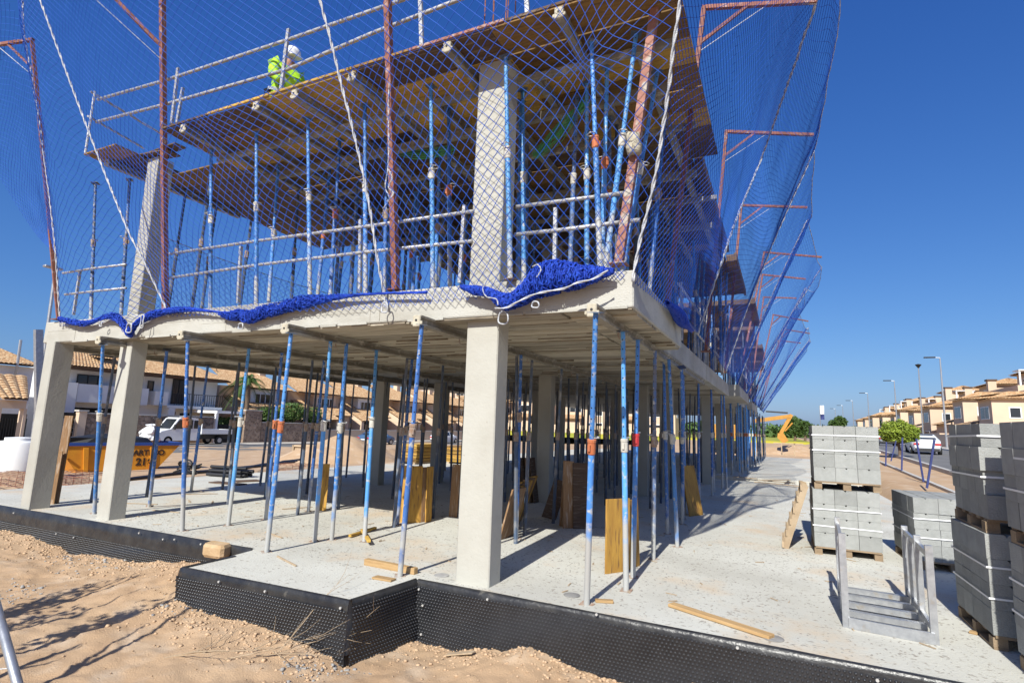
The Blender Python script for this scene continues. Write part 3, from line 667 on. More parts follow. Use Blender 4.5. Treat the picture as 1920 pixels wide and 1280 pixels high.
# ------------------------------------------------------------------ guard rails
def rails(name, pts, zs, posts, label, r=.024, pz=(0, 1.2), ext=.0):
    root = empty(name, pts[0], 0, label, 'guard rail', 'guard rails'); o = Vector(pts[0])
    for z in zs:
        MB().tube([Vector(p)+Vector((0, 0, z+random.uniform(-.01, .01)))-o for p in pts], r, 8).build('rail', MT['rail'], root, True)
    for p, lean in posts:
        p = Vector(p)-o; MB().bar(p+Vector((0, .03, pz[0])), p+Vector((lean, .03, pz[1])), .04, .04).build('post', MT['galv'], root)
    return root
yg = -.36
P_ = lambda px, y: Vector(ony(px, y))
r0 = P_((180, 187), yg); r1 = P_((300, 150), yg); r2 = P_((540, 75), yg); r3 = P_((760, -2), yg)
for nm, q in (('upper', [(183, 187), (310, 150), (540, 75), (760, -2)]), ('lower', [(180, 230), (310, 196), (540, 135), (650, 80), (860, 0)])): pass
top = empty('guard_rail', (r0.x, yg, BZ+.03), 0, 'scaffold tube guard rail along the front of the upper deck', 'guard rail'); to = Vector(top.location)
for q in ([(183, 187), (310, 151), (540, 75), (770, -5), (900, -50)], [(180, 229), (310, 196), (540, 130), (700, 62), (860, 0), (990, -50)]):
    MB().tube([P_(p, yg+.01)-to for p in q], .026, 8).build('rail', MT['rail'], top, True)
for a, b in (((525, 185), (541, 55)), ((322, 232), (334, 128)), ((332, 230), (343, 165)), ((791, 90), (787, -40)), ((990, 40), (985, -40))):
    MB().bar(P_(a, yg)-to, P_(b, yg)-to, .05, .035).build('post', MT['rail'], top)
lt = empty('guard_rail', tuple(P_((160, 290), -.45)), 0, 'short guard rail round the small left platform', 'guard rail'); lo_ = Vector(lt.location)
for a, b, ya, yb in (((160, 288), (178, 172), -.45, -.45), ((170, 172), (300, 250), -.45, .9), ((165, 218), (270, 278), -.45, .9)):
    MB().tube([P_(a, ya)-lo_, P_(b, yb)-lo_], .022, 8).build('rail', MT['rail'], lt)
mid = empty('guard_rail', (-6.0, -.02, T1), 0, 'galvanised guard rail on the first-floor slab between the two columns', 'guard rail'); mo = Vector(mid.location)
for q in ([(318, 476), (480, 452), (690, 424), (888, 396)], [(318, 521), (480, 497), (690, 472), (885, 452)]):
    MB().tube([P_(p, -.02)-mo for p in q], .024, 8).build('rail', MT['rail'], mid, True)
for a, b in (((446, 568), (452, 462)), ((675, 548), (676, 412)), ((862, 530), (871, 385))):
    MB().bar(P_(a, 0)-mo, P_(b, 0)-mo, .04, .04).build('post', MT['rail'], mid)
mid2 = empty('guard_rail', (.2, .02, T1), 0, 'galvanised guard rail on the slab right of the upper column', 'guard rail'); mo = Vector(mid2.location)
for q in ([(968, 388), (1060, 376), (1170, 362)], [(965, 440), (1060, 430), (1200, 412)]):
    MB().tube([P_(p, .02)-mo for p in q], .024, 8).build('rail', MT['rail'], mid2, True)
MB().bar(P_((1040, 500), .04)-mo, P_((1042, 390), .04)-mo, .04, .04).build('post', MT['rail'], mid2)
mid3 = empty('guard_rail', (-9.0, -.02, T1), 0, 'guard rail at the left end of the slab by the rusty net post', 'guard rail'); mo = Vector(mid3.location)
for q in ([(118, 512), (175, 503), (236, 496)], [(122, 552), (175, 546), (236, 540)]):
    MB().tube([P_(p, .02)-mo for p in q], .022, 8).build('rail', MT['rail'], mid3, True)
MB().bar(P_((138, 590), .04)-mo, P_((150, 508), .04)-mo, .04, .04).build('post', MT['rail'], mid3)
for k, (y0, y1, x, z) in enumerate([(4.2, 8.2, 1.3, 4.2), (9.2, 14, 1.35, 4.2), (14.5, 20, 1.65, 4.1), (20, 27, 1.4, 4.1)]):
    g = empty('guard_rail', (x, y0, T1), 0, ['nearest', 'second', 'third', 'farthest'][k]+' guard rail behind the right side nets', 'guard rail', 'guard rails along the right side')
    for dz in (.45, .95): MB().tube([(0, 0, dz), (0, y1-y0, dz)], .024, 8).build('rail', MT['rail'], g)
    for t in (.3, (y1-y0)/2, y1-y0-.3): MB().bar((0, t, 0), (0, t, 1.05), .04, .04).build('post', MT['rail'], g)
# ------------------------------------------------------------------ safety nets
def curve(pts, n=120):
    P = np.array(pts, float); k = len(P)
    out = []                                   # Catmull-Rom
    Q = np.vstack([2*P[0]-P[1], P, 2*P[-1]-P[-2]])
    for i in range(k-1):
        p0, p1, p2, p3 = Q[i:i+4]
        for t in np.linspace(0, 1, 24, endpoint=False):
            out.append(.5*((2*p1)+(-p0+p2)*t+(2*p0-5*p1+4*p2-p3)*t*t+(-p0+3*p1-3*p2+p3)*t**3))
    out.append(P[-1]); out = np.array(out)
    s = np.concatenate([[0], np.cumsum(np.linalg.norm(np.diff(out, axis=0), axis=1))])
    ss = np.linspace(0, s[-1], n); return np.stack([np.interp(ss, s, out[:, i]) for i in range(3)], 1), s[-1]
def rope(name, pts, r, parent, off, n=90, twist=True):
    C, L = curve(pts, max(12, int(n))); C = C-np.array(off)
    n2 = int(min(160, max(24, L/.05))); C = np.stack([np.interp(np.linspace(0, 1, n2), np.linspace(0, 1, len(C)), C[:, k]) for k in range(3)], 1)
    T = np.gradient(C, axis=0); T /= np.maximum(np.linalg.norm(T, axis=1, keepdims=True), 1e-9); u = np.cross(T, [.3, .8, .5]); u /= np.linalg.norm(u, axis=1, keepdims=True); v = np.cross(T, u)
    m = MB(); wob = (r*.9*fbm(np.arange(n2)*.35, np.zeros(n2)+r*100, 2, 3))[:, None]*2
    for k in range(2):
        a = (np.arange(n2)*.85+k*math.pi)[:, None]; m.tube([tuple(p) for p in C+(u*np.cos(a)+v*np.sin(a))*r*.55+u*wob], r*.62, 5)
    return m.build(name, MT['rope'], parent, True)
HD = .072
def net_panel(Lp, Rp, label, bulge=(0, 0, 0), sag=.0, r=.0038, hd=HD, seed=0, border=(True, False), rr=.016, knots=(), top=True):
    root = empty('safety_net', tuple(Lp[0]), 0, label, 'safety net', 'blue safety nets'); off = np.array(Lp[0], float)
    A, la = curve(Lp, 200); B, lb = curve(Rp, 200)
    W = np.linalg.norm(A-B, axis=1).mean(); Lm = (la+lb)/2
    nu = max(6, int(round(W/hd))); nv = max(6, int(round(Lm/hd)))
    I, J = np.meshgrid(np.arange(nu+1), np.arange(nv+1), indexing='ij'); U = I/nu; Vv = J/nv
    rs = np.random.default_rng(seed+5)
    # slack: the cords shift sideways and out of plane
    U2 = U+(.9*fbm(U*5+seed, Vv*5, 3, seed)+.35*fbm(U*17, Vv*17+seed, 2, seed+4))/nu*1.6*np.minimum(1, 8*np.minimum(U, 1-U)); V2 = np.clip(Vv+(1.0*fbm(U*6+9, Vv*4+seed, 3, seed+3))/nv*1.8*np.minimum(1, 8*np.minimum(Vv, 1-Vv)), 0, 1)
    idx = V2*199; i0 = np.clip(idx.astype(int), 0, 198); fr = (idx-i0)[..., None]
    Pa = A[i0]*(1-fr)+A[i0+1]*fr; Pb = B[i0]*(1-fr)+B[i0+1]*fr
    P = Pa*(1-U2[..., None])+Pb*U2[..., None]
    sh = (np.sin(np.pi*U)*np.sin(np.pi*np.clip(Vv*.9+.05, 0, 1)))[..., None]
    P = P+sh*np.array(bulge)
    nrm = np.array(bulge, float); nl = np.linalg.norm(nrm); nrm = nrm/nl if nl > 0 else np.array([0, -1., 0])
    P = P+(.16*fbm(U*4+seed, Vv*4, 3, seed+8)*np.minimum(1, 5*np.minimum(U, 1-U))*np.minimum(1, 4*Vv))[..., None]*nrm
    if sag: P[..., 2] -= sag*np.sin(np.pi*U)*Vv**2
    for (ku, kv, rad_, s_) in knots:           # places where the net is gathered to a tie
        d2 = ((U-ku)**2*(W/Lm)**2+(Vv-kv)**2); wgt = (s_*np.exp(-d2/rad_**2))[..., None]
        c = P[min(nu, int(ku*nu)), min(nv, int(kv*nv))]; P = P+(c-P)*wgt
    ea = []; eb = []
    ev = (I+J) % 2 == 0
    m1 = ev[:-1, :-1]; ea.append(P[:-1, :-1][m1]); eb.append(P[1:, 1:][m1])
    m2 = ~ev[:-1, :-1]; ea.append(P[1:, :-1][m2]); eb.append(P[:-1, 1:][m2])
    o = strands('mesh_cords', np.concatenate(ea)-off, np.concatenate(eb)-off, r, MT['net'], root)
    tag(o, kind='stuff')
    if border[0]: rope('border_rope', A[::6], rr, root, off)
    if border[1]: rope('border_rope', B[::6], rr, root, off)
    if top: rope('border_rope', P[::3, -1], .009, root, off)
    return root
def LZ(px, y): return tuple(ony(px, y))
ropeA = [LZ((316, 594), -.165), LZ((310, 575), -.17), LZ((270, 490), -.42), LZ((235, 420), -.6), LZ((160, 230), -.95), LZ((75, 0), -1.45), LZ((28, -130), -1.75)]
ropeB = [LZ((726, 578), -.165), LZ((722, 560), -.18), LZ((707, 480), -.34), LZ((682, 330), -.55), (-1.86, -.85, 5.8), LZ((600, 0), -1.1), (-2.5, -1.6, 8.6)]
ropeC = [LZ((1186, 528), -.165), LZ((1190, 503), -.16), LZ((1200, 450), -.2), LZ((1218, 380), -.28), LZ((1250, 200), -.55), LZ((1275, 0), -.85), (2.75, -1.5, 8.4)]
fold = [LZ((113, 612), -.165), LZ((112, 597), -.2), LZ((100, 430), -.55), LZ((72, 220), -.95), LZ((45, 60), -1.3), LZ((38, -60), -1.5), (-9.1, -1.75, 9.0)]
netL = net_panel(fold, ropeA, 'blue net panel between the rusty left corner post and the first white rope', (0, -.25, 0), seed=1)
netM = net_panel(ropeA, ropeB, 'wide blue net panel across the left half of the front', (-.1, -.45, -.1), seed=2, knots=((.62, .42, .10, .35), (.3, .3, .08, .25)))
netR = net_panel(ropeB, ropeC, 'blue net panel in front of the upper column on the right half of the front', (0, -.28, -.1), seed=3, knots=((.80, .40, .09, .7), (.25, .5, .07, .3), (.93, .02, .12, .5)), border=(True, True), rr=.017)
# the net turning the left corner
sideL0 = [LZ((108, 480), -.3), LZ((62, 432), -.4), LZ((0, 335), -.6), LZ((-90, 180), -.9), (-12.4, -1.0, 8.0)]
foldU = [LZ((106, 470), -.5), LZ((92, 360), -.68), LZ((72, 220), -.95), LZ((45, 60), -1.3), (-9.1, -1.7, 8.9)]
net_panel(sideL0, foldU, 'blue net turning the left corner behind the rusty angled post', (-.1, .1, 0), seed=4, border=(False, False), top=False)
# right side
def tip(p): return onz(p, 8.0)
arms = [((1320, 15), (1530, 3)), ((1362, 247), (1525, 253)), ((1390, 385), (1513, 389)), ((1433, 473), (1540, 482)), ((1430, 515), (1510, 523)), ((1432, 557), (1493, 559)), ((1450, 590), (1515, 602)), ((1470, 617), (1518, 625)), ((1460, 638), (1501, 643))]
RP = []
tip0 = onz((1530, 5), 7.7); RP.append([(1.62, 4.1, 3.32), onx((1350, 500), 1.98), onx((1385, 400), 2.24), onx((1430, 290), 2.655), tip0, tip0+np.array([.35, -.1, .9])])
for a, b in arms[1:]:
    t = onz(b, 7.85)-np.array([.0, 0, .35]); yb = t[1]+2.6
    b_ = np.array([1.6, yb, 3.22]); RP.append([tuple(b_+(np.array(t)-b_)*f_+np.array([-.10, 0, 0])*math.sin(math.pi*f_)) for f_ in (0, .1, .35, .65, 1)])
ropeS = [ropeC]+RP
nm = ['nearest', 'second', 'third', 'fourth', 'fifth', 'sixth', 'seventh', 'eighth', 'farthest']
for i in range(len(RP)):
    net_panel([tuple(p) for p in ropeS[i]], [tuple(p) for p in ropeS[i+1]], nm[i]+' blue net panel along the right side of the building', (.2 if i else .12, -.1, -.1), seed=10+i, border=(i == 0 and False, True), hd=HD if i < 3 else HD*1.25, r=.0034, rr=.02, sag=.45 if i > 0 else 0, top=i > 0)
# net wrapped round the left post foot
# rusty net posts
def gallow(name, base, top, arm, label, w=.055, brace=.55, mt='rust', group='rusty net posts'):
    root = empty(name, base, 0, label, 'net post', group); b = Vector(base); t = Vector(top)-b
    MB().bar((0, 0, 0), t, w, w).build('post', MT[mt], root)
    MB().box((-.09, -.09, 0), (.09, .09, .012)).build('foot_plate', MT[mt], root)
    if arm is not None:
        a = Vector(arm)-b
        MB().bar(t-(a-t).normalized()*w/2, a, w*.96, w*.96).build('arm', MT[mt], root)
        MB().bar(t+(t*-1).normalized()*brace, t+(a-t).normalized()*brace*1.1, w*.7, w*.7).build('brace', MT[mt], root)
        MB().tube([t+(t*-1).normalized()*brace*1.25, t+(a-t).normalized()*brace*1.6, a-Vector((0, 0, .04))], .006, 5).build('line', MT['rope'], root)
    return root
gallow('net_post', LZ((110, 600), -.1), LZ((60, 75), -1.1), tuple(ony((60, 75), -1.1)+np.array([-1.75, -.35, .06])), 'rusty net post with angled arm at the far left corner of the slab')
b2 = LZ((310, 585), -.06); gallow('net_post', b2, (-6.2, -.62, 8.55), (-7.3, -1.9, 8.6), 'rusty net post at the left end of the upper deck', w=.075, brace=.9)
b3 = LZ((742, 545), -.06); t3 = ony((729, -20), -.66); gallow('net_post', b3, tuple(t3+np.array([-.02, -.14, .9])), (-2.4, -1.9, 8.6), 'rusty net post in the middle of the front', w=.075)
b4 = LZ((1160, 497), -.02); gallow('net_post', b4, (2.02, -.1, 7.9), (3.1, -1.2, 8.2), 'faded pink net post leaning right near the building corner', w=.085, mt='pinkrust')
for i, (a, b) in enumerate(arms):
    rt = onz(a, 8.0 if i else 7.7); tp = onz(b, 8.0 if i else 7.7)
    gallow('net_post', (1.5, rt[1]-.1, 3.3), tuple(rt), tuple(tp), nm[i]+' rusty net post with arm along the right side', w=.06)
# bunched net lying along the slab edge and white tie loops
def bunch(name, pxs, y, n, label, seed):
    rs = np.random.default_rng(seed); P = np.array([ony((a, b), y) for a, b, _ in pxs]); R = np.array([c for *_, c in pxs])
    C, L = curve(P, 80); rr = np.interp(np.linspace(0, 1, 80), np.linspace(0, 1, len(R)), R)
    root = empty(name, tuple(P[0]), 0, label, 'net bundle', 'bunched net on the slab edge'); off = P[0]
    A = []; B = []
    for i in range(n):
        s = rs.uniform(0, 1); ang = rs.uniform(0, 6.28); q = rs.uniform(.3, 1.05); k = rs.integers(9, 16); pts = []
        ds = rs.uniform(-.009, .009)
        for j in range(k):
            s = min(max(s+ds+rs.normal(0, .004), 0), 1); ang += rs.normal(0, .5); q = min(max(q+rs.normal(0, .13), .25), 1.15)
            ii_ = int(s*79); c = C[ii_]; rad_ = rr[ii_]
            pts.append(c+rad_*q*np.array([rs.normal(0, .08), math.cos(ang)*.75, math.sin(ang)]))
        A += pts[:-1]; B += pts[1:]
    tag(strands('loose_cords', np.array(A)-off, np.array(B)-off, .0058, MT['netbunch'], root), kind='stuff')
    m = MB(); m.tube([tuple(p-off) for p in C[::4]], [max(.003, r_*.14) for r_ in rr[::4]], 8)
    m.v = [tuple(np.array(v)+rs.normal(0, .010, 3)) for v in m.v]; m.build('folded_net', MT['netbunch'], root)
    return root, off
bunch('net_bundle', [(112, 598, .04), (150, 606, .05), (170, 604, .045), (205, 592, .03), (225, 600, .06), (236, 616, .07), (244, 626, .05), (254, 608, .06), (270, 598, .045), (292, 588, .04), (345, 580, .018), (412, 585, .012)], -.22, 900, 'bunched blue net hanging in a V over the second left column', 1)
bunch('net_bundle', [(412, 588, .03), (430, 592, .08), (448, 590, .09), (470, 594, .08), (490, 586, .09), (515, 580, .05), (560, 568, .02), (640, 556, .01), (720, 550, .009), (800, 548, .012)], -.22, 1100, 'bunched blue net in the middle of the front slab edge', 2)
bnd, boff = bunch('net_bundle', [(865, 538, .02), (890, 544, .05), (915, 548, .05), (935, 560, .08), (955, 566, .09), (985, 548, .13), (1010, 528, .17), (1050, 518, .155), (1085, 518, .12), (1115, 513, .075), (1150, 508, .025)], -.26, 1900, 'biggest bunched blue net below the upper column at the building corner', 3)
bunch('net_bundle', [(1195, 512, .03), (1230, 545, .04), (1262, 585, .07), (1285, 620, .06)], .3, 10, 'small tuft of net at the slab corner', 4) if False else None
rope('tie_rope', [ony(p, -.40) for p in ((928, 578), (950, 577), (972, 566), (1000, 552), (1030, 546), (1060, 540), (1080, 530), (1110, 524), (1140, 506))], .011, bnd, boff)
rope('tie_rope', [ony(p, -.40) for p in ((915, 530), (905, 540), (912, 556), (930, 560), (934, 572))], .006, bnd, boff)
rope('tie_rope', [ony(p, -.43) for p in ((998, 500), (1008, 496), (1014, 506), (1006, 520))], .006, bnd, boff)
def loop(px, w_, h_, y, parent_label):
    c = ony(px, y); m = MB(); s = h_/1048*5.8
    pts = [(w_/1048*5.8*math.sin(a)*(.55+.45*math.sin(a/2)), .01*math.sin(3*a), -s*(.5-.5*math.cos(a))) for a in np.linspace(.02, 6.26, 22)]
    m.tube(pts, .0085, 6, closed=True); o = m.build('tie_loop', MT['rope'], None, True); o.location = c
    tag(o, parent_label, 'rope loop', 'white tie loops hanging from the nets'); return o
loop((944, 583), 13, 26, -.24, 'white rope loop hanging beside the top of the front column')
loop((243, 606), 16, 27, -.3, 'white rope loop hanging over the second left column')
loop((268, 590), 9, 38, -.3, 'narrow white rope loop beside the one on the second left column')
loop((452, 606), 11, 14, -.3, 'white rope loop under the middle net bundle')
loop((722, 566), 10, 24, -.25, 'white rope loop at the foot of the middle white rope')
loop((1004, 565), 9, 12, -.36, 'small white rope loop under the biggest net bundle')
loop((190, 603), 7, 14, -.26, 'small white rope loop left of the second left column')
# side bundle
m = MB(); rs = np.random.default_rng(8)
sb = empty('net_bundle', (1.6, 1.9, 3.3), 0, 'bunched blue net on the right slab edge past the corner', 'net bundle', 'bunched net on the slab edge'); A = []; B = []
for i in range(800):
    y = rs.uniform(-.6, 1.2); ang = rs.uniform(0, 6.28); pts = []
    for j in range(7):
        y += rs.normal(0, .05); ang += rs.normal(0, .6); q = .03+.085*math.exp(-((y-.2)/.6)**2)
        pts.append((math.cos(ang)*q*.6+.05, y, math.sin(ang)*q-.08))
    A += pts[:-1]; B += pts[1:]
tag(strands('loose_cords', A, B, .0052, MT['netbunch'], sb), kind='stuff')
# green inner net strips under the deck
def green(pxs, y, label, seed):
    rs = np.random.default_rng(seed); P = [ony(p, y) for p in pxs]; C, L = curve(P, 60); A = []; B = []
    for k in range(26):
        d = rs.normal(0, .035, 3); w_ = rs.uniform(.5, 1.5)
        q = C+d+.05*np.stack([np.zeros(60), np.zeros(60), np.sin(np.linspace(0, 9*w_, 60)+k)], 1)*np.sin(np.linspace(0, 3.14, 60))[:, None]
        A += list(q[:-1]-C[0]); B += list(q[1:]-C[0])
    r = empty('inner_net', tuple(C[0]), 0, label, 'safety net'); tag(strands('mesh_cords', A, B, .0045, MT['greennet'], r), kind='stuff')
green([(500, 292), (570, 282), (640, 260), (670, 245), (720, 262), (780, 290), (850, 280)], 1.3, 'green net strip slung under the left of the upper deck', 3)
green([(1005, 290), (1040, 255), (1098, 190)], 1.0, 'green net strip slung right of the upper column', 4)

# ------------------------------------------------------------------ worker on the deck
def skin_body(name, verts, edges, radii, root_i, mt, parent, sub=2):
    me = bpy.data.meshes.new(name); me.from_pydata(verts, edges, []); o = bpy.data.objects.new(name, me); link(o, parent)
    md = o.modifiers.new('Skin', 'SKIN'); sv_ = me.skin_vertices[0].data
    for i, r_ in enumerate(radii): sv_[i].radius = r_ if isinstance(r_, tuple) else (r_, r_); sv_[i].use_root = (i == root_i)
    md.use_smooth_shade = True
    s = o.modifiers.new('Sub', 'SUBSURF'); s.levels = sub; s.render_levels = sub
    dg = bpy.context.evaluated_depsgraph_get(); nm_ = bpy.data.meshes.new_from_object(o.evaluated_get(dg)); o.modifiers.clear(); o.data = nm_
    nm_.materials.clear(); nm_.materials.append(mt); return o
MT['skin'] = mat('skin', (.36, .19, .12), rough=.6); MT['hivis'] = mat('hi_vis_yellow', (.42, .72, .03), (.34, .62, .02), 9, .7, bump=.4, bscale=12)
MT['navy'] = mat('navy_cloth', (.015, .018, .03), rough=.9); MT['helmet'] = mat('white_helmet', (.78, .78, .78), rough=.3); MT['reflect'] = mat('reflective_tape', (.42, .45, .46), rough=.35)
wp = ony((556, 165), .28)
per = empty('person', (wp[0]-.06, .10, BZ+.03), 0, 'worker in hi-vis yellow jacket and white helmet crouching on the upper deck', 'person')
# kneeling, leaning to the right (+X) over the work; head bowed
V_ = [(-.10, .05, .42), (-.06, .03, .60), (.02, .0, .78), (.05, -.01, .88),            # pelvis, waist, chest, shoulders centre
      (.10, -.01, .95), (.15, -.02, 1.05),                                              # neck, head centre
      (.03, -.19, .86), (.12, -.27, .66), (.26, -.22, .50),                               # near arm
      (.03, .19, .86), (.14, .25, .66), (.28, .20, .50),                                # far arm
      (-.08, -.10, .38), (.22, -.14, .30), (.0, -.14, .06),                             # near leg
      (-.08, .12, .38), (.24, .14, .30), (.0, .14, .06)]
E_ = [(0, 1), (1, 2), (2, 3), (3, 4), (4, 5), (3, 6), (6, 7), (7, 8), (3, 9), (9, 10), (10, 11), (0, 12), (12, 13), (13, 14), (0, 15), (15, 16), (16, 17)]
R_ = [(.15, .17), (.15, .17), (.15, .19), (.11, .15), .055, .095, .075, .052, .042, .075, .052, .042, .085, .065, .05, .085, .065, .05]
body = skin_body('body', V_, E_, R_, 0, MT['skin'], per)
jk = skin_body('jacket', [V_[i] for i in (0, 1, 2, 3, 6, 7, 8, 9, 10, 11)], [(0, 1), (1, 2), (2, 3), (3, 4), (4, 5), (5, 6), (3, 7), (7, 8), (8, 9)], [(.20, .22), (.20, .22), (.20, .25), (.15, .20), .11, .085, .065, .11, .085, .065], 1, MT['hivis'], per)
tr = skin_body('trousers', [V_[i] for i in (0, 12, 13, 14, 15, 16, 17)], [(0, 1), (1, 2), (2, 3), (0, 4), (4, 5), (5, 6)], [(.17, .19), .10, .078, .062, .10, .078, .062], 0, MT['navy'], per)
m = MB(); a = Vector((-.105, .04, .50)); 
for t in (.22, .62):
    c = Vector(V_[0]).lerp(Vector(V_[3]), t); ax = (Vector(V_[3])-Vector(V_[0])).normalized(); u_ = Vector((0, 1, 0)); w2 = ax.cross(u_).normalized()
    ring = [c+u_*math.cos(q)*.238+w2*math.sin(q)*.215 for q in np.linspace(0, 2*math.pi, 24, endpoint=False)]
    vs_ = [p-ax*.025 for p in ring]+[p+ax*.025 for p in ring]; m.add(vs_, [(i, (i+1) % 24, 24+(i+1) % 24, 24+i) for i in range(24)])
m.build('reflective_tape', MT['reflect'], jk)
hm = MB(); T = Matrix.Translation((.155, -.02, 1.085)) @ Euler((0, rad(18), 0)).to_matrix().to_4x4()
prof = [(.128, -.02), (.132, 0), (.126, .05), (.105, .095), (.065, .125), (.02, .137)]
hm.lathe(prof, 18); hm.v = [tuple(T @ Vector(v)) for v in hm.v]; he = hm.build('helmet', MT['helmet'], per, True)
bm_ = MB(); bm_.box((.08, -.09, -.025), (.19, .09, -.012), c=.004); bm_.v = [tuple(T @ Vector(v)) for v in bm_.v]; bm_.build('brim', MT['helmet'], he)
per.scale = (1.0, 1.0, 1.0); per.rotation_euler.z = -.15
fc = MB()
for s in (-1, 1): fc.lathe([(.004, -.008), (.009, 0), (.004, .008)], 8, 0, (.245, s*.035-.02))
fc.v = [(x, y, z+1.055) for x, y, z in fc.v]; fc.build('eyes', MT['black'], body)
hr = skin_body('hair', [(.10, -.02, 1.06), (.09, -.02, .98)], [(0, 1)], [.095, .07], 0, MT['navy'], per, 1)

# rear left net seen under the deck, loose rope and rag on the posts
net_panel([(-8.05, .7, 3.35), (-8.15, .7, 4.2), (-8.0, .75, 5.15)], [(-7.5, 8.5, 3.35), (-7.7, 8.5, 4.2), (-7.6, 8.4, 5.3)], 'low blue net hanging along the rear left side of the upper floor', (-.15, 0, -.1), seed=33, border=(False, False), sag=.25)
hr_ = empty('hanging_rope', tuple(ony((730, 270), -.5)), 0, 'knotted white rope hanging beside the middle rusty post', 'rope'); ho = np.array(hr_.location)
rope('rope', [ony(p, -.5) for p in ((731, 130), (728, 200), (729, 270), (727, 320), (722, 350), (730, 372), (718, 392))], .007, hr_, ho)
rope('rope', [ony(p, -.5) for p in ((729, 318), (735, 335), (728, 352), (738, 362), (726, 378))], .009, hr_, ho)
rg = MB(); rs = np.random.default_rng(14); rg.lathe([(.03, -.11), (.06, -.09), (.075, -.02), (.06, .05), (.075, .09), (.03, .12)], 10); rg.v = [tuple(np.array(v)*(1+rs.normal(0, .16))) for v in rg.v]
ro_ = rg.build('rag', MT['joistend'], None, True); ro_.location = ony((1187, 272), -.12); tag(ro_, 'pale rag wrapped round the faded pink post', 'rag')
# ------------------------------------------------------------------ concrete block pallets
MT['palletwood'] = mat('pallet_wood', (.30, .22, .14), (.22, .155, .095), 4, .85, bump=.4, bscale=40, rnd=.15)
BW, BH, BD = .281, .203, .41
def block_mesh(w_, d_, h_, k):
    m = MB(); c = .005; g = .002
    # body with a small V notch in the middle of the top of both faces
    n = .016
    prof = [(g, 0), (w_-g, 0), (w_-g, h_-g), (w_/2+n, h_-g), (w_/2, h_-g-n*1.5), (w_/2-n, h_-g), (g, h_-g)] if k == 0 else [(g, 0), (w_-g, 0), (w_-g, h_-g), (g, h_-g)]
    m.prism(prof, 'y', g, d_-g)
    return m.mesh('concrete_block', MT['block'])
BM_ = {}
def pallet(name, o, rz, lx, ly, label, z):
    r = empty(name, (o[0], o[1], z), rz, label, 'pallet', 'wooden pallets under the blocks')
    for i in range(5):
        y = i*(ly-.1)/4; MB().box((.015, y, .095), (lx-.015, y+.1, .117)).build('deck_board', MT['palletwood'], r)
    for i in range(3):
        x = i*(lx-.1)/2; MB().box((x, .015, 0), (x+.1, ly-.015, .02)).build('bottom_board', MT['palletwood'], r)
        for j in range(3): yy = .02+j*(ly-.14)/2; MB().box((x, yy, .0205), (x+.1, yy+.1, .0945)).build('spacer', MT['palletwood'], r)
    return r
def pile(o, rz, z0, nx_, ny_, nz_, w_, d_, label, jit=.003, rot_odd=False, straps=(.35, .65), pl='', missing=(), notch=0):
    pallet('pallet', o, rz, nx_*w_, ny_*d_, 'wooden pallet '+pl, z0)
    R = Matrix.Rotation(rz, 3, 'Z'); key = (w_, d_, notch)
    if key not in BM_: BM_[key] = block_mesh(w_, d_, BH, notch)
    zz = z0+.118
    for k in range(nz_):
        sx, sy = random.uniform(-1, 1)*jit*1.5, random.uniform(-1, 1)*jit*1.5
        for i in range(nx_):
            for j in range(ny_):
                if (i, j, k) in missing: continue
                if 0 < i < nx_-1 and 0 < j < ny_-1 and k < nz_-1: continue      # fully enclosed
                p = R @ Vector((i*w_+sx+random.uniform(-1, 1)*jit*.4, j*d_+sy+random.uniform(-1, 1)*jit, 0))
                b = mobj('concrete_block', BM_[key], None, (o[0]+p.x, o[1]+p.y, zz+k*BH)); b.rotation_euler = (0, 0, rz+random.uniform(-.006, .006))
                rw = ['bottom', 'second', 'third', 'top'][k]; sh_ = pl.split(' ', 1)[1].replace('the bottom of the ', 'lower ').replace('the top of the ', 'upper ').replace('behind the metal rack', '').replace('behind the rack', '').replace('cut by the right edge', 'cut by the frame').replace('at the right', 'right').strip()
                if j == 0: lb = '%s grey block from the left, %s row, front of %s' % (ORD[i], rw, sh_)
                elif i == 0: lb = '%s grey block back, %s row, left side of %s' % (ORD[j], rw, sh_)
                elif k == nz_-1: lb = 'grey block on top of %s, behind its front row' % sh_
                else: lb = 'grey block on the far sides of %s' % sh_
                tag(b, lb, 'concrete block', 'blocks '+pl)
    for s in straps:
        z = zz+s*nz_*BH; a, b_ = nx_*w_, ny_*d_; g = .012; m = MB()
        c = [(-g, -g), (a+g, -g), (a+g, b_+g), (-g, b_+g)]
        vs_ = [(x, y, z+random.uniform(-.006, .006)) for x, y in c]; vs2 = [(x, y, q+.016) for x, y, q in vs_]
        m.add(vs_+vs2, [(i, (i+1) % 4, 4+(i+1) % 4, 4+i) for i in range(4)])
        st = m.build('packing_strap', MT['strap']); st.location = (o[0], o[1], 0); st.rotation_euler.z = rz
        tag(st, ('lower' if s == straps[0] else 'upper')+' white strap round blocks '+pl, 'strap', 'packing straps')
pile((3.21, 4.10), 0.0, 0, 3, 4, 4, BW, .30, 'grey concrete block on the bottom pallet of the double stack behind the metal rack', pl='at the bottom of the double stack behind the metal rack')
pile((3.245, 4.13), 0.0, .118+4*BH, 3, 4, 4, BW, .30, 'grey concrete block on the top pallet of the double stack behind the metal rack', pl='at the top of the double stack behind the metal rack', straps=(.55, .82))
pile((4.40, 3.86), 0.06, 0, 3, 4, 4, BW, .30, 'grey concrete block in the single low stack behind the rack', pl='in the single low stack behind the rack')
pile((4.37, .70), 0.02, 0, 4, 4, 4, .30, .25, 'grey concrete block on the bottom pallet of the tall stack at the right', pl='at the bottom of the tall stack at the right', notch=0)
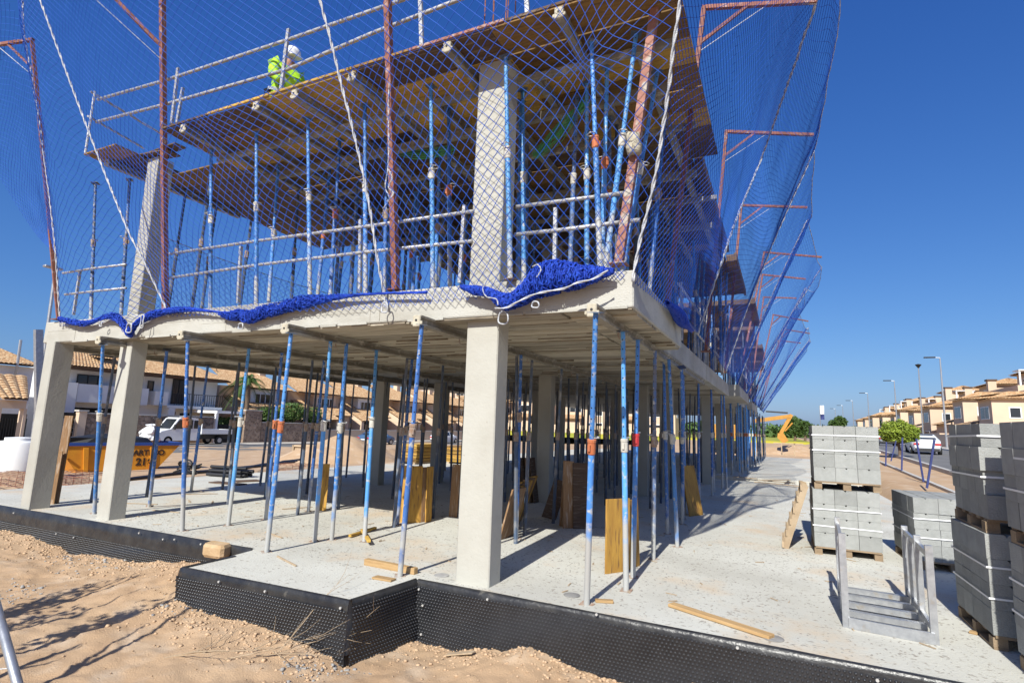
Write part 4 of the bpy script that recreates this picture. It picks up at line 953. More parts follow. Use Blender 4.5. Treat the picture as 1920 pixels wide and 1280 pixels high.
pile((4.39, .72), 0.0, .118+4*BH, 4, 4, 4, .30, .25, 'grey concrete block on the top pallet of the tall stack at the right', pl='at the top of the tall stack at the right', straps=(.42, .85), jit=.010)
pile((4.46, -.60), 0.03, 0, 4, 4, 4, .30, .24, 'grey concrete block on the bottom pallet of the stack cut by the right edge', pl='at the bottom of the stack cut by the right edge')
pile((4.47, -.62), 0.03, .118+4*BH, 4, 4, 4, .30, .24, 'grey concrete block on the top pallet of the stack cut by the right edge', pl='at the top of the stack cut by the right edge', jit=.01)
# pallet leaning on the stack
lp = empty('leaning_pallet', (3.14, 4.1, 0), 0, 'weathered wooden pallet leaning on the left of the double block stack', 'pallet')
pa = Vector(onz((1470, 1015), 0)); pb = Vector(onz((1500, 908), .88)); pa = Vector((2.82, 4.30, 0)); pb = Vector((3.13, 4.36, .95))
o_ = Vector(lp.location); d_ = Vector((0, 1, 0))
for k in range(3): MB().bar(pa+d_*(k*.4)-o_, pb+d_*(k*.4)-o_, .09, .05, up=(0, 1, 0)).build('runner', MT['oldwood'], lp)
for k in range(6):
    t = .05+k*.18; c = pa.lerp(pb, t)-o_+Vector((-.045, 0, .015)); MB().bar(c-d_*.05, c+d_*.85, .022, .09).build('slat', MT['oldwood'], lp)

# ------------------------------------------------------------------ galvanised rack
rk = empty('steel_rack', (3.3, .65, 0), 0, 'galvanised steel rack with low slatted base standing on the floor', 'rack'); ro = Vector(rk.location)
f0, f1, b0, b1 = Vector((3.31, .68, 0)), Vector((3.95, .60, 0)), Vector((3.37, 2.0, 0)), Vector((3.99, 1.95, 0)); UP = Vector((0, 0, 1))
def post(p, h, nm_='post', w_=.055): MB().bar(p-ro, p-ro+UP*h, w_, .04, up=(0, 1, 0)).build(nm_, MT['galv'], rk)
for p, h in ((f0, .82), (f1, .80), (b0, .80), (b1, .78), (f0.lerp(b0, .35), .72), (f1.lerp(b1, .42), .80), (f1.lerp(b1, .72), .72)): post(p+Vector((.0, 0, .0)), h)
for a, b in ((f0, b0), (f1, b1)):
    for z in (.72, .11): MB().bar(a+UP*z-ro, b+UP*z-ro, .03, .05).build('rail', MT['galv'], rk)
for k in range(5):
    t = .0+k*.24; a = f0.lerp(b0, t)+Vector((.02, -.02 if k == 0 else 0, .012)); b = f1.lerp(b1, t)+Vector((-.0, -.02 if k == 0 else 0, .012))
    MB().bar(a-ro+UP*.035, b-ro+UP*.035, .07 if k else .03, .09 if k == 0 else .05).build('base_slat', MT['galv'], rk)

# ------------------------------------------------------------------ boards, planks and timbers
def plank(name, p0, p1, wid, thk, mt, label, cat, group=None, up=(0, 0, 1)):
    p0 = Vector(p0); p1 = Vector(p1); o = empty(name, p0, 0) if False else None
    t = (p1-p0); L = t.length; t.normalize(); u_ = Vector(up); a = t.cross(u_).normalized(); n_ = a.cross(t).normalized()
    me = MB().box((0, -wid/2, -thk/2), (L, wid/2, thk/2), c=min(.004, thk*.15)).mesh(name, mt)
    ob = mobj(name, me); M4 = Matrix((t, a, n_)).transposed().to_4x4(); M4.translation = p0; ob.matrix_world = M4
    return tag(ob, label, cat, group)
def Zp(px, z=0.): return Vector(onz(px, z))
plank('timber_plank', Zp((1258, 1132), .02), Zp((1447, 1193), .02), .10, .028, MT['timber'], 'long pale timber plank lying on the floor near the front edge', 'plank')
plank('timber_beam', Zp((686, 1052), .035), Zp((780, 1070), .035), .07, .07, MT['timber'], 'short pale timber beam lying left of the front column', 'plank')
plank('timber_beam', Zp((702, 1081), .012), Zp((738, 1087), .012), .10, .02, MT['timber'], 'flat timber offcut set in the floor before the short beam', 'plank')
plank('timber_batten', Zp((656, 1004), .03), Zp((704, 989), .03), .05, .035, MT['wood'][0], 'tan batten forming the long arm of the small timber cross', 'plank', 'battens crossed on the floor')
plank('timber_batten', Zp((679, 993), .066), Zp((692, 1014), .066), .05, .035, MT['wood'][0], 'tan batten lying across the longer batten of the timber cross', 'plank', 'battens crossed on the floor')
plank('timber_offcut', Zp((1116, 1125), .015), Zp((1150, 1127), .015), .06, .025, MT['timber'], 'small timber offcut at the foot of the tall prop', 'plank')
plank('timber_offcut', Zp((1818, 1183), .012), Zp((1834, 1187), .012), .06, .02, MT['timber'], 'small wood chip on the floor by the right stacks', 'plank')
plank('stake', onz((520, 1042), .01), onz((555, 1060), .01), .018, .018, MT['oldwood'], 'thin stick lying on the floor right of the leaning prop', 'stick')
def leaner(px_b0, px_b1, h, lean, mt, label, group=None, thk=.027, name='formwork_board', back=(0, 1, 0)):
    a = Zp(px_b0); b = Zp(px_b1); wv = b-a; wid = wv.length; wv.normalize()
    upv = (Vector((0, 0, 1))*math.cos(lean)+Vector(back)*math.sin(lean)); upv = (upv-wv*upv.dot(wv)).normalized(); nn = wv.cross(upv)
    me = MB().box((0, 0, 0), (wid, thk, h), c=.003).mesh(name, mt); ob = mobj(name, me)
    M4 = Matrix((wv, -nn, upv)).transposed().to_4x4(); M4.translation = a; ob.matrix_world = M4
    return tag(ob, label, 'board', group)
def leanw(a, L, h, lean, mt, label, group, thk=.027):
    me = MB().box((0, 0, 0), (thk, L, h), c=.003).mesh('formwork_board', mt); ob = mobj('formwork_board', me, None, a, (0, lean, random.uniform(-.03, .03))); return tag(ob, label, 'board', group)
W = MT['wood']; gB = 'boards leaning among the props'
for i, (x0, x1, h, l, k) in enumerate([((735, 977), (757, 980), .62, .05, 3), ((752, 972), (764, 974), .60, .06, 4), ((764, 981), (789, 979), .62, .07, 3), ((789, 979), (798, 978), .60, .04, 4), ((798, 979), (809, 977), .61, .1, 3)]):
    leaner(x0, x1, h+.33, l, W[k], ['leftmost', 'second', 'third', 'fourth', 'rightmost'][i]+' tan board of the upright bundle behind the dark blue prop', gB)
leaner((841, 968), (856, 970), .95, .05, W[4], 'dark tan board standing just left of the front column', gB)
for i in range(6):
    leanw(Zp((934+i*4, 1012-i*6)), .45, .78+.02*i, .26+.02*i, W[[4, 3, 4, 3, 4, 3][i]], ['first', 'second', 'third', 'fourth', 'fifth', 'sixth'][i]+' board edge-on in the fan leaning right behind the front column', gB)
for i in range(4):
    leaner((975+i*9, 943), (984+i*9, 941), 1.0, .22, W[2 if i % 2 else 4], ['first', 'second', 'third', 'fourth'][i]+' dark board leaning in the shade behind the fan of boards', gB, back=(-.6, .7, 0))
for i, (x0, x1, h, l, k) in enumerate([((1048, 985), (1060, 988), 1.12, .08, 4), ((1056, 990), (1076, 990), 1.12, .07, 4), ((1075, 991), (1112, 991), 1.10, .1, 2)]):
    leaner(x0, x1, h, l, W[k], ['left', 'middle', 'right'][i]+' brown board of the group leaning in the shade left of the tall prop', gB)
leaner((1015, 968), (1040, 975), .75, .5, W[2], 'brown board tilted sideways against the shaded brown boards', gB, back=(.9, .3, 0))
leaner((1020, 930), (1036, 925), 1.25, .15, W[4], 'tall dark board behind the shaded brown boards', gB, back=(-.5, .8, 0))
leaner((1136, 1076), (1180, 1070), .86, .22, W[3], 'yellow board leaning right behind the cream-collared prop', gB, back=(.55, .75, 0))
leaner((1180, 1068), (1200, 1060), .82, .16, W[3], 'yellow board leaning behind the red-collared prop', gB)
leaner((1294, 968), (1319, 965), 1.02, .22, W[3], 'long yellow-brown plank leaning by the right edge row of props', gB, back=(-.75, .55, 0))
leaner((594, 957), (611, 957), .86, .1, W[3], 'orange wedge-shaped board standing by the whitened prop', gB, back=(-.2, .8, 0))
leaner((80, 945), (101, 945), .95, .04, W[4], 'brown board standing right behind the leftmost column', gB)
leaner((92, 943), (108, 944), 1.6, .03, W[4], 'tall dark board behind the leftmost column', gB)
# stacked board bundles
def bundle(px, lx, ly, n, label, z0, grp):
    q = Zp(px); o = empty('board_stack', (q.x, q.y, z0), .05, label, 'board stack', grp)
    for s in (0.05, lx-.15): MB().box((s, 0, 0), (s+.1, ly, .08)).build('bearer', MT['oldwood'], o)
    for i in range(n): 
        b = MB().box((0, 0, 0), (lx, ly, .027), c=.003).build('board', MT['wood'][random.choice((0, 1, 3, 0))], o); b.location = (random.uniform(-.03, .03), random.uniform(-.03, .03), .081+i*.0275)
bundle((741, 868), 1.0, 2.0, 26, 'stack of yellow boards on the floor behind the upright tan bundle', 0, 'stacks of formwork boards')
bundle((836, 868), 1.0, 2.0, 24, 'stack of yellow boards just left of the front column in the distance', 0, 'stacks of formwork boards')
# flat boards at the left rear of the floor
for i, (a, b, w_, lab) in enumerate([((400, 903), (455, 908), .3, 'grey flat board lying at the left rear of the floor'), ((440, 902), (485, 900), .35, 'brown flat board lying right of the grey flat board')]):
    plank('flat_board', Zp(a, .015), Zp(b, .015), w_, .025, W[2], lab, 'board')
# offcuts, laths and rubble beside the trench
for i, (a, b) in enumerate([((1400, 898), (1490, 905)), ((1415, 903), (1500, 911)), ((1430, 900), (1480, 899)), ((1375, 893), (1420, 897))]):
    plank('timber_plank', Zp(a, .03+.02*i), Zp(b, .03+.02*i), .12, .025, MT['oldwood'], ['first', 'second', 'third', 'fourth'][i]+' weathered plank lying along the near edge of the trench', 'plank', 'planks along the trench')
for i in range(9):
    b = MB(); L = random.uniform(.3, .8); b.box((0, 0, 0), (L, .025, .01)); o = b.build('lath', MT['oldwood']); x, y = random.uniform(-9.5, -3.5), random.uniform(.4, 3.2)
    o.location = (x, y, .004); o.rotation_euler.z = random.uniform(0, 3); tag(o, 'thin wooden lath lying on the left part of the floor', 'lath', 'laths on the floor')
# stone on the membrane, white chips, dry branches, brown chip
def rock(name, px, z, s, mt, label):
    q = Vector(onz(px, z)); rs = np.random.default_rng(int(px[0])); m = MB()
    n = 14
    m.lathe([(.45, 0), (.95, .08), (1.0, .45), (.85, .8), (.4, .98), (.05, 1)], n)
    m.v = [tuple(np.array(v)*np.array(s)*(1+.10*rs.standard_normal())) for v in m.v]
    o = m.build(name, mt, None, False); o.location = q; o.rotation_euler.z = .4; return tag(o, label, 'stone')
st = MB().box((-.16, -.10, 0), (.16, .10, .17), c=.035).build('stone', MT['stone']); st.location = tuple(onz((405, 1047), -.16)); st.rotation_euler = (.06, .05, .25); st.location.z = -.13
tag(st, 'squared pale sandstone block resting on the sand beside the step', 'stone')
pq = onz((1218, 1247), -.42)
rock('stone_chip', (1218, 1252), -.40, (.045, .03, .03), MT['washer'], 'small white stone chip on the sand at the foot of the membrane')
rock('stone_chip', (10, 1072), -.5, (.08, .03, .02), MT['washer'], 'white flat chip on the sand at the left edge')
plank('wood_splinter', onz((838, 1226), -.56), onz((888, 1222), -.48), .07, .012, MT['oldwood'], 'brown wood splinter half buried against the membrane', 'plank')
def branch(p0, d, L, r, depth, m, rs):
    pts = [Vector(p0)]; dv = Vector(d).normalized(); n = 6
    for i in range(n):
        dv = (dv+Vector(rs.normal(0, .10, 3))*Vector((1, 1, .5))).normalized(); p = pts[-1]+dv*(L/n); zmin = float(gz(p.x, p.y))+.01
        if p.z < zmin: p.z = zmin
        pts.append(p)
    m.tube(pts, [r*(1-.75*i/n) for i in range(n+1)], 5)
    if depth:
        for k in range(rs.integers(2, 5)):
            i = rs.integers(1, n); a = rs.uniform(.3, .9)*rs.choice((-1, 1)); dd = Matrix.Rotation(a, 3, 'Z') @ dv; dd.z += rs.uniform(-.1, .28)
            branch(pts[i], dd, L*rs.uniform(.35, .7), r*.55, depth-1, m, rs)
m = MB(); rs = np.random.default_rng(21); b0_ = Vector(onz((283, 1246), -.50)); b1_ = Vector(onz((640, 1205), -.46))
branch(b0_+Vector((0, 0, .03)), b1_-b0_, 1.0, .009, 2, m, rs)
bo = MB()
for k in range(11):
    p = b0_.lerp(b1_, rs.uniform(.35, .95))+Vector((0, rs.uniform(-.25, .25), .03)); branch(p, (rs.uniform(-.2, 1), rs.uniform(-.5, .7), rs.uniform(0, .25)), rs.uniform(.4, .9), .005, 1, m, rs)
tag(m.build('dry_branch', MT['oldwood']), 'tangled dry branch lying on the sand before the step', 'branch')
# ------------------------------------------------------------------ left street and houses
MT['white_wall'] = mat('white_render', (.74, .74, .73), (.68, .68, .67), .6, .9, bump=.1, bscale=20)
MT['beige_wall'] = mat('beige_render', (.62, .47, .34), (.57, .43, .31), .5, .9, bump=.1, bscale=20, rnd=.06)
MT['tile'] = mat('clay_tile', (.50, .31, .16), (.38, .22, .11), 3.5, .85, c3=(.60, .44, .26), s3=5, t3=(.5, .62), bump=.3, bscale=9)
MT['dark_glass'] = mat('dark_glass', (.02, .025, .03), rough=.08, spec=.6); MT['brown'] = mat('brown_wood', (.10, .055, .03), rough=.7)
MT['white_paint'] = mat('white_paint', (.76, .76, .76), rough=.4); MT['dark_open'] = mat('dark_opening', (.018, .017, .016), rough=.9)
MT['iron'] = mat('black_iron', (.02, .02, .02), rough=.5); MT['tarmac'] = mat('asphalt', (.17, .165, .16), (.13, .127, .122), .7, .92, bump=.3, bscale=60)
MT['kerb'] = mat('kerb_concrete', (.50, .48, .44), (.42, .40, .37), 2, .9, bump=.2, bscale=30); MT['pave'] = mat('paving', (.46, .42, .36), (.40, .36, .31), 1.5, .9, bump=.2, bscale=30)
def stone_mat():
    m = mat('rubble_wall', (.30, .20, .14), (.20, .135, .10), 6, .9); n = m.node_tree.nodes; l = m.node_tree.links
    v = n.new('ShaderNodeTexVoronoi'); v.inputs['Scale'].default_value = 4.2; v.feature = 'DISTANCE_TO_EDGE'; tc = n.new('ShaderNodeTexCoord'); l.new(tc.outputs['Object'], v.inputs['Vector'])
    v2 = n.new('ShaderNodeTexVoronoi'); v2.inputs['Scale'].default_value = 4.2; l.new(tc.outputs['Object'], v2.inputs['Vector'])
    rp = n.new('ShaderNodeValToRGB'); rp.color_ramp.elements[0].color = (.13, .085, .06, 1); rp.color_ramp.elements[1].color = (.42, .30, .22, 1); l.new(v2.outputs['Color'], rp.inputs[0])
    mr = n.new('ShaderNodeMapRange'); mr.inputs['From Max'].default_value = .06; l.new(v.outputs['Distance'], mr.inputs[0])
    mx = n.new('ShaderNodeMix'); mx.data_type = 'RGBA'; l.new(mr.outputs[0], mx.inputs[0]); mx.inputs[6].default_value = (.40, .33, .27, 1); l.new(rp.outputs[0], mx.inputs[7]); l.new(mx.outputs[2], n['Principled BSDF'].inputs['Base Color'])
    bp = n.new('ShaderNodeBump'); bp.inputs['Distance'].default_value = .04; l.new(mr.outputs[0], bp.inputs['Height']); l.new(bp.outputs[0], n['Principled BSDF'].inputs['Normal']); return m
MT['rubble'] = stone_mat()
MT['leaf'] = mat('leaf_green', (.075, .13, .025), (.04, .085, .015), 6, .6, rnd=.2); MT['leaf2'] = mat('leaf_lime', (.24, .30, .03), (.13, .19, .02), 6, .6); MT['bark'] = mat('bark', (.16, .11, .07), (.10, .07, .05), 8, .9, bump=.5)
MT['hedge'] = mat('hedge_green', (.05, .10, .02), (.03, .065, .012), 6, .7)
def tiled(root, e0, e1, r1, r0, name='roof', pitch=.24, amp=.05):
    e0, e1, r1, r0 = map(Vector, (e0, e1, r1, r0)); W_ = (e1-e0).length; n = max(4, int(W_/pitch)); nrm = (e1-e0).cross(r0-e0).normalized()
    if nrm.z < 0: nrm.negate()
    rows = max(3, int((r0-e0).length/.42)); vs_ = []; fs_ = []
    for j in range(rows+1):
        for half in (0, 1):
            t = (j+half*.999)/(rows+1)
            for i in range(n*4+1):
                u_ = i/(n*4); a = e0.lerp(e1, u_).lerp(r0.lerp(r1, u_), t); h = amp*abs(math.sin(math.pi*u_*n))+.035*(1-half); vs_.append(a+nrm*h)
    w_ = n*4+1
    for k in range(2*(rows+1)-1):
        for i in range(w_-1): fs_.append((k*w_+i, k*w_+i+1, (k+1)*w_+i+1, (k+1)*w_+i))
    b = len(vs_); vs_ += [e0-nrm*.08, e1-nrm*.08, r1-nrm*.08, r0-nrm*.08]; fs_.append((b+3, b+2, b+1, b))
    return MB().add(vs_, fs_).build(name, MT['tile'], root)
def part(root, name, a, b, mt, c=0): return MB().box(a, b, c=c).build(name, mt, root)
def window(root, a, b, face='x', frame='white_paint', nmull=2, off=.03):   # recessed look: frame, panes, sill
    (y0, z0), (y1, z1) = a, b; x = off
    f = MB(); t = .07
    f.box((x, y0, z0), (x+.05, y1, z0+t)); f.box((x, y0, z1-t), (x+.05, y1, z1)); f.box((x, y0, z0+t), (x+.05, y0+t, z1-t)); f.box((x, y1-t, z0+t), (x+.05, y1, z1-t))
    for k in range(1, nmull): yy = y0+(y1-y0)*k/nmull; f.box((x, yy-t/2, z0+t), (x+.05, yy+t/2, z1-t))
    w_ = f.build('window', MT[frame], root)
    for k in range(nmull):
        ya = y0+(y1-y0)*k/nmull+t*.6; yb = y0+(y1-y0)*(k+1)/nmull-t*.6; MB().box((x-.025, ya, z0+t*.9), (x+.015, yb, z1-t*.9)).build('pane', MT['dark_glass'], w_)
    return w_
GL = -.85
tag(MB().prism([(-39.5, -40), (-33.5, -40), (-33.5, 140), (-39.5, 140)], 'z', GL-.3, GL+.03).build('street', MT['tarmac']), 'grey street in front of the left houses', kind='structure')
tag(MB().prism([(-42.6, -40), (-39.5, -40), (-39.5, 140), (-42.6, 140)], 'z', GL-.3, GL+.14).build('pavement', MT['pave']), 'pavement along the left houses', kind='structure')
# white modern house
XF = -47.0
def F(px, py, x=XF): q = onx((px, py), x); return q[1], q[2]
wh = empty('white_house', (XF, 0, 0), 0, 'white two-storey house with tiled roof behind the skip and the two left columns', 'house')
y0 = F(110, 700)[0]; y1 = F(408, 720)[0]; zt = 5.0
part(wh, 'wall', (-9, y0, GL), (0, y1, zt), MT['white_wall'])
part(wh, 'balcony_wall', (.0, y0+.8, 2.35), (1.3, F(262, 730)[0], 3.75), MT['white_wall']); part(wh, 'balcony_wall', (.0, F(275, 730)[0], 2.4), (1.3, F(300, 730)[0], 3.6), MT['white_wall'])
part(wh, 'balcony_floor', (.0, F(300, 730)[0]+.01, 2.2), (1.3, y1-.2, 2.45), MT['white_wall'])
part(wh, 'side_pier', (0, y0, GL), (1.35, y0+.75, 3.8), MT['white_wall']); part(wh, 'pier', (0, F(300, 760)[0], GL), (1.3, F(312, 760)[0], 2.19), MT['white_wall'])
part(wh, 'garage_opening', (.002, F(140, 760)[0], GL), (.03, F(225, 760)[0], 1.95), MT['dark_open']); part(wh, 'door', (.002, F(316, 765)[0], GL), (.04, F(330, 765)[0], 1.9), MT['brown']); part(wh, 'garage_opening', (.002, F(338, 765)[0], GL), (.03, F(360, 765)[0], 1.8), MT['dark_open'])  # openings are near-black sheets on the wall, their inner shade painted as colour
window(wh, (F(142, 720)[0], 3.5), (F(186, 700)[0], 4.55), frame='iron'); window(wh, (F(275, 730)[0], 3.5), (F(290, 705)[0], 4.5), frame='iron', nmull=1); window(wh, (F(322, 730)[0], 2.6), (F(350, 708)[0], 4.9), frame='iron')
m = MB(); ya = F(312, 740)[0]; yb = y1-.25
for k in range(22): y = ya+(yb-ya)*k/21; m.box((1.24, y-.015, 2.5), (1.27, y+.015, 3.5))
m.box((1.22, ya, 3.5), (1.29, yb, 3.55)); m.build('balcony_railing', MT['iron'], wh)
part(wh, 'eave_board', (-.2, y0-.6, 4.86), (1.5, y1+.3, 5.02), MT['brown'])
tiled(wh, (1.6, y0-.6, 5.05), (1.6, F(262, 700)[0], 5.05), (-4.2, F(262, 700)[0], 8.1), (-4.2, y0+2.2, 8.1)); tiled(wh, (1.6, F(262, 700)[0]+.02, 5.05), (1.6, y1+.3, 5.05), (-4.2, y1-1.5, 7.0), (-4.2, F(262, 700)[0]+.02, 7.4))
part(wh, 'solar_panel', (-.2, F(165, 690)[0], 6.12), (.8, F(210, 690)[0], 6.2), MT['iron']).rotation_euler.y = .0
# far-left white house with lower tiled porch
fw = empty('white_house', (XF+2, 0, 0), 0, 'white house at the left edge with low tiled porch roof', 'house')
ya = F(-60, 700, XF+2)[0]; yb = F(62, 700, XF+2)[0]
part(fw, 'wall', (-8, ya, GL), (0, yb, 4.6), MT['white_wall']); window(fw, (F(40, 720, XF+2)[0], 2.9), (F(51, 700, XF+2)[0], 4.0), nmull=1)
tiled(fw, (.6, ya, 4.7), (.6, yb+.3, 4.7), (-4, yb-1, 6.2), (-4, ya, 6.2))
tiled(fw, (5.0, ya, 2.3), (5.0, F(40, 740, XF+6)[0], 2.3), (1.5, F(28, 712, XF+2)[0], 3.9), (1.5, ya, 3.9), pitch=.3, amp=.07)
part(fw, 'porch_beam', (4.2, ya, 1.7), (4.6, F(40, 760, XF+6)[0], 2.2), MT['beige_wall']); part(fw, 'porch_pillar', (4.0, F(0, 780, XF+6)[0]-.8, GL), (4.6, F(0, 780, XF+6)[0]-.2, 1.7), MT['beige_wall']); part(fw, 'porch_pillar', (4.0, F(34, 780, XF+6)[0], GL), (4.6, F(40, 780, XF+6)[0], 1.7), MT['beige_wall'])
MB().tube([(.15, F(30, 700, XF+2)[0], 2.6), (.15, F(28, 690, XF+2)[0], 3.6), (.5, F(26, 680, XF+2)[0], 4.6), (.5, F(30, 650, XF+2)[0], 6.4)], .09, 8).build('flue', MT['galv'], fw)
# beige terraced houses
def terrace(y, label, L=8.2, dx=0., zb=GL, tint=0):
    r = empty('beige_house', (XF-1+dx, y, zb), 0, label, 'house', 'beige terraced houses on the left street')
    part(r, 'wall', (-8, 0, 0), (0, L-.02, 5.6), MT['beige_wall']); part(r, 'upper_wall', (.0, L*.34, 3.3), (1.2, L*.78, 5.4), MT['white_wall' if tint else 'beige_wall'])
    tiled(r, (1.7, -.15, 5.5), (1.7, L, 5.5), (-4, L-1.4, 7.8), (-4, 1.4, 7.8))
    tiled(r, (4.2, L*.05, 2.5), (4.2, L*.52, 2.5), (.03, L*.52, 4.6), (.03, L*.05, 4.6)); part(r, 'porch', (0, L*.06, 0), (4.0, L*.12, 2.45), MT['beige_wall']); part(r, 'porch', (0, L*.46, 0), (4.0, L*.51, 2.45), MT['beige_wall'])
    MB().prism([(.02, 2.46), (4.0, 2.46), (.02, 4.4)], 'y', L*.06, L*.12).build('gable', MT['beige_wall'], r)
    part(r, 'front_wall', (0, L*.54, 0), (2.6, L*.9, 3.2), MT['beige_wall']); tiled(r, (3.2, L*.53, 3.0), (3.2, L*.92, 3.0), (1.3, L*.92, 4.0), (1.3, L*.53, 4.0))
    window(r, (L*.40, 3.95), (L*.72, 5.0), nmull=4, off=1.22); window(r, (L*.62, 1.2), (L*.8, 2.4), nmull=2, off=2.62)
    part(r, 'garage_opening', (3.0, L*.13, .02), (3.04, L*.45, 2.1), MT['dark_open']); part(r, 'chimney', (-3, L*.8, 6.0), (-2.3, L*.9, 8.4), MT['beige_wall'])  # garage opening is a flat dark sheet, its depth of shade painted in
    return r
hw = ['first beige terraced house right of the white house, behind the palm', 'second beige terraced house, right of the palm', 'third beige terraced house seen between the props', 'fourth beige terraced house, left of the front column', 'fifth beige terraced house just left of the front column', 'sixth beige terraced house behind the front column', 'seventh beige terraced house in the far left row', 'eighth beige terraced house in the far left row', 'ninth beige terraced house in the far left row', 'last beige terraced house in the far left row']
for i in range(10): terrace(y1+1.0+i*8.4, hw[i], dx=.4*math.sin(i*2.1), tint=i % 2 == 0)
# street walls
def wall(name, ya, yb, x, h, mt, label, cap=True):
    r = empty(name, (x, ya, GL), 0, label, 'wall'); part(r, 'wall', (-.15, 0, 0), (.15, yb-ya, h), mt)
    if cap: part(r, 'coping', (-.2, -.03, h+.001), (.2, yb-ya+.03, h+.09), MT['kerb'])
    return r
XS = -43.0
wall('stone_wall', F(152, 800, XS)[0], F(398, 800, XS)[0], XS, 2.35, MT['rubble'], 'brown rubble stone garden wall behind the skip and the truck')
wall('stone_pillar', F(455, 800, XS)[0], F(486, 800, XS)[0], XS+.1, 3.1, MT['rubble'], 'stone pillar beside the carport under the palm')
pr = empty('gate_pillar', (XS+.1, F(140, 800, XS)[0], GL), 0, 'cream gate pillar at the left end of the stone wall', 'pillar'); part(pr, 'shaft', (-.2, 0, 0), (.25, .5, 2.5), MT['beige_wall']); part(pr, 'cap', (-.28, -.08, 2.501), (.33, .58, 2.62), MT['kerb'])
g = empty('mesh_gate', (XS, F(95, 800, XS)[0], GL), 0, 'dark gate with pale wire grid between the left column and the stone wall', 'gate'); L_ = F(138, 800, XS)[0]-F(95, 800, XS)[0]
part(g, 'panel', (-.1, 0, 0), (-.04, L_, 2.4), MT['dark_open'])
for k in range(9): MB().box((0, L_*k/8-.015, 0), (.03, L_*k/8+.015, 2.0)).build('bar', MT['galv'], g)
for k in range(7): MB().box((.031, 0, .1+k*.3), (.05, L_, .125+k*.3)).build('bar', MT['galv'], g)
g2 = empty('mesh_gate', (XS, F(-30, 800, XS)[0], GL), 0, 'dark railing fence at the left edge under the porch', 'fence'); L_ = F(48, 800, XS)[0]-F(-30, 800, XS)[0]
part(g2, 'panel', (-.1, 0, 0), (-.04, L_, 2.2), MT['dark_open'])
for k in range(16): MB().box((0, L_*k/15-.015, 0), (.03, L_*k/15+.015, 1.9)).build('bar', MT['iron'], g2)
cpt = empty('carport', (XS-.6, F(405, 780, XS)[0], GL), 0, 'white flat carport roof over a dark gate behind the truck', 'carport'); L_ = F(478, 780, XS)[0]-F(405, 780, XS)[0]
part(cpt, 'roof', (-3, 0, 2.75), (.7, L_, 2.98), MT['white_paint']); part(cpt, 'post', (.4, 0, 0), (.6, .25, 2.74), MT['white_paint']); part(cpt, 'gate', (.3, .26, 0), (.36, L_, 1.75), MT['dark_open'])
wall('garden_wall', F(488, 800, XS)[0], F(600, 800, XS)[0], XS, 2.0, MT['rubble'], 'brown garden wall right of the stone pillar'); wall('garden_wall', F(602, 800, XS)[0], F(900, 800, XS)[0], XS, 1.35, MT['beige_wall'], 'low beige garden wall before the far terraced houses')
# foliage helper: leaf cards spread through a volume
def foliage(name, fn, n, size, mt, parent, seed=0):
    rs = np.random.default_rng(seed); P = np.array([fn(rs) for _ in range(n)]); d = rs.standard_normal((n, 3)); d /= np.linalg.norm(d, axis=1, keepdims=True)
    e = np.cross(d, rs.standard_normal((n, 3))); e /= np.linalg.norm(e, axis=1, keepdims=True); s = size*(.6+.8*rs.random((n, 1)))
    V = np.stack([P-d*s, P+e*s*.45, P+d*s, P-e*s*.45], 1).reshape(-1, 3); Q = np.arange(n*4).reshape(-1, 4)
    return tag(mobj(name, npmesh(name, V, Q, mt), parent), kind='stuff')
def ell(c, r, hollow=.55):
    def f(rs):
        d = rs.standard_normal(3); d /= np.linalg.norm(d); q = (hollow**3+(1-hollow**3)*rs.random())**(1/3); q *= 1+.10*math.sin(d[0]*7+d[2]*5)*1.3
        return np.array(c)+np.array(r)*d*q
    return f
hd = empty('hedge', (XS-.5, F(400, 780, XS)[0], GL), 0, 'clipped green hedge seen under the carport roof', 'hedge'); part(hd, 'core', (-.5, 0.1, .3), (-.1, 4.1, 2.2), MT['hedge'])
foliage('leaves', lambda rs: np.array([rs.uniform(-.6, .05), rs.uniform(0, 4.2), rs.uniform(1.2, 2.4)]), 1500, .12, MT['leaf'], hd, 2)
for i, (px, py, r_) in enumerate([(505, 778, 1.1), (545, 772, 1.3), (580, 778, 1.2)]):
    q = onx((px, py), XS-.8); s_ = empty('shrub', (q[0], q[1], GL), 0, ['left', 'middle', 'right'][i]+' green garden shrub above the brown garden wall', 'shrub', 'garden shrubs'); z = q[2]-GL
    MB().tube([(0, 0, 0), (.1, 0, z*.5), (0, 0, z)], [.06, .05, .02], 6).build('stem', MT['bark'], s_); foliage('leaves', ell((0, 0, z), (r_, r_*1.2, r_*.8), .2), 1600, .13, MT['leaf'], s_, i)
